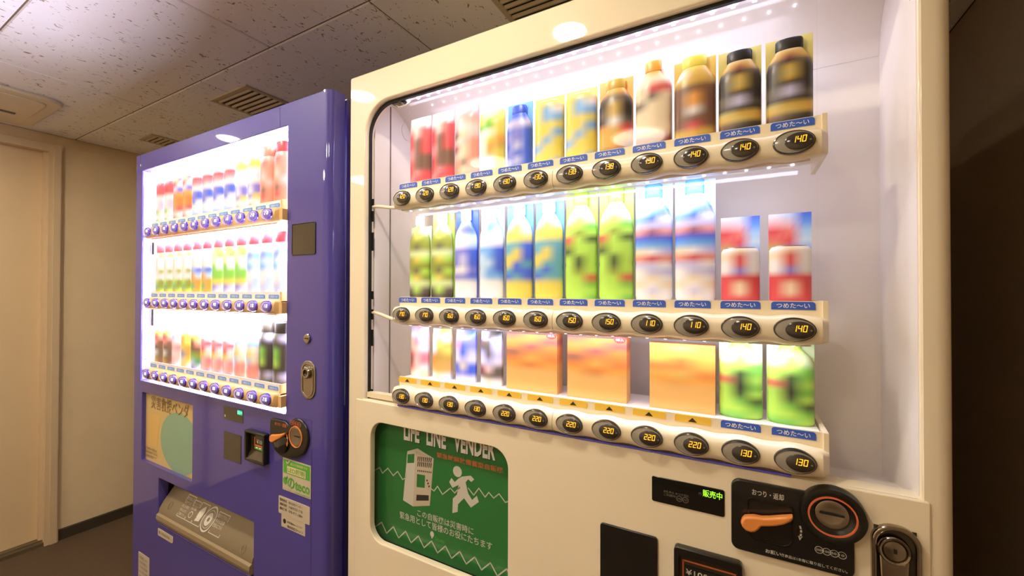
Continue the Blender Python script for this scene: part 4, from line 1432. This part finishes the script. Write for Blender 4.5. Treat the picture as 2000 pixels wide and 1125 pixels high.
g_olive = 'wGw wGw LGw lyl lll lKl LLL lyG lll lKG Gyl LLL KGK kKk'
R2 = [
    (0, 'pet', W_, .195, g_olive, 'L', .17, 'w', 'olive and lime drink bottle'),
    (1, 'pet', W_, .195, g_olive, 'G', .195, 'w', 'lime drink bottle with dark base'),
    (2, 'pet', .058, .196, 'bwb bwb vvb Vvb wwA wwA vvb vVb vVb wwv vvb www www www', 'b', .198, 'w', 'violet labelled water bottle with white base'),
    (3, 'pet', .058, .196, 'AVB AAB ABB wBA www www BBb ABb AAb ABb ABB www www www', 'A', .198, 'w', 'sky blue labelled water bottle'),
    (4, 'pet', .060, .196, 'BwB tyb wtw cyc yyc yyy ttb tyb yyb ybt tbb btb yyy yyy yyy', 'B', .200, 'w', 'yellow drink bottle with blue band'),
    (5, 'pet', .060, .196, 'BwB tyb wtw cyc yyy yyy ttt tyt yyt ytt tbt btt yyy yyy yyy', 'B', .200, 'w', 'yellow and teal drink bottle'),
    (6, 'pet', .062, .205, g_tea, 'G', .205, 'G', 'tall lime green tea bottle'),
    (7, 'pet', .062, .205, g_tea, 'G', .205, 'G', 'tall green tea bottle with dark lettering'),
    (8, 'pet', .062, .205, g_water, 'A', .205, 'B', 'clear water bottle with blue label'),
    (9, 'pet', .062, .205, g_water, 'A', .205, 'B', 'clear water bottle with red and blue stripe'),
    (10, 'can', .054, .088, g_tom, 'B', .137, None, 'short red tomato juice can', g_tomcard),
    (11, 'can', .054, .088, g_tom, 'B', .137, None, 'red tomato juice can on blue card', g_tomcard),
]
R3 = [
    (0, 'pouch', .052, .116, 'VpV wpP cpP Pcw rPp mPp rPw cwc', None, 0, None, 'pink drink pouch'),
    (1, 'pouch', .052, .114, 'wYy wYc cyY wYy oYY oaa aaa wcw', None, 0, None, 'yellow drink pouch'),
    (2, 'pouch', .052, .114, 'Vvb pvv pbv VbV wVw bcb bvb Vww', None, 0, None, 'blue drink pouch'),
    (3, 'pouch', .052, .114, 'VKk nKV KKV VKV wVw mPK nKK wcw', None, 0, None, 'grey and brown drink pouch'),
    (4.5, 'box', .112, .118, g_box, None, 0, 'n', 'orange snack box with red sticker', None, True),
    (6.5, 'box', .112, .118, g_box.replace('aoY', 'aaY'), None, 0, 'n', 'orange snack box with red corner sticker', None, True),
    (8.7, 'box', .102, .112, 'OaO ooo oOo OOo oYO ooo aaa aaa aaa aaa', None, 0, 'Y', 'plain orange snack box'),
    (10, 'pet', .060, .132, g_sgt, 'L', .126, 'G', 'small green tea bottle'),
    (11, 'pet', .060, .132, g_sgt, 'L', .126, 'G', 'small lime green tea bottle'),
]
stock(WC, 0.7485, 0.4, [R1, R2, R3], 'cream', WC['shelf'])

pw = 0.058
q1 = 'rpr rrr rrr www wwV VwV ggw www eew'
q2 = 'ryr rrw vwb oso OoO OoO rsr wPw rrP'
q3 = 'www prr rpp www wvb bvb Vbw wwA AAw BBb'
q4 = 'yyy yYy www wwA wAw vVv vwv yvy www wKw'
q5 = 'PPV sPs srs sss sPs ssP sKs srs sss'
S1 = [(i, 'can', pw, .150, g, None, 0, c, d) for i, (g, c, d) in enumerate([
    (q1, 'r', 'red topped white and green can'), (q1, 'r', 'red and green can'), (q2, 'r', 'orange and red can'), (q2, 'r', 'orange red can'),
    (q3, 'w', 'white can with red top'), (q3, 'w', 'white and blue can'), (q3, 'w', 'white can with blue mark'), (q3, 'w', 'red, white and blue can'),
    (q4, 'y', 'yellow topped white can'), (q4, 'y', 'white can with violet mark')])]
S1 += [(10, 'wide', .062, .172, q5, 's', .170, 's', 'tall salmon red bottle'), (11, 'wide', .062, .176, q5, 's', .176, 'r', 'tall red bottle with white script')]
p1 = 'rrr prr lcl cPw ccw lwl www lGl gel goG'
p2 = 'yrB rrp BcB BPw ccw bBb ooA oYo geo goo'
p3 = 'rrp rrr ggl gcg gcw ggw ggg ggg yyy VvV vVA'
p4 = 'rrr srr AAA BvB BAA BBA www AwA AVA AVA'
S2 = [(i, 'wide', pw, .176, g, None, 0, 'r', d) for i, (g, d) in enumerate([
    (p1, 'red capped cream bottle'), (p1, 'cream and green bottle'), (p1, 'green based cream bottle'), (p1, 'red topped cream bottle'),
    (p2, 'blue and orange bottle'), (p2, 'orange based blue bottle'), (p3, 'green bottle with cream oval'), (p3, 'green bottle with yellow band'), (p3, 'red capped green bottle'),
    (p4, 'pale blue bottle with red cap'), (p4, 'pale blue water bottle'), (p4, 'blue and white water bottle')])]
t1 = 'yyy rrs rsn ckn lwK cln oon'
t2 = 'Pvw VwP pPp PwP pPP PPw'
t3 = 'yYo oYy yyo ovY ccy yyc'
t4 = 'lyg nns Knn lgl VAe wvV'
t5 = 'PpP ppr PrP yyc rPp rPs PPp'
t6 = 'BBB ccc syc pAc Aps sps css'
t7 = 'dlK KdK KKV kkk kgk kgk kGk kkk VKV KKK'
S3 = [(i, 'can', pw, h_, g, None, 0, 'w', d) for i, (g, h_, d) in enumerate([
    (t1, .122, 'red and brown can'), (t1, .126, 'brown can with red top'), (t2, .116, 'pale pink can'), (t3, .122, 'yellow and orange can'), (t4, .120, 'brown and white can'),
    (t5, .118, 'pink can'), (t5, .118, 'pink and red can'), (t5, .118, 'pink can with yellow band'), (t6, .118, 'peach can with blue top'), (t6, .118, 'peach and blue can')])]
S3 += [(10, 'wide', .062, .172, t7, 'k', .178, 'K', 'black and green bottle'), (11, 'wide', .062, .172, t7, 'k', .178, 'k', 'black bottle with green stripes')]
stock(PC, 0.6855, 0.5, [S1, S2, S3], 'purple', PC['shelf'])
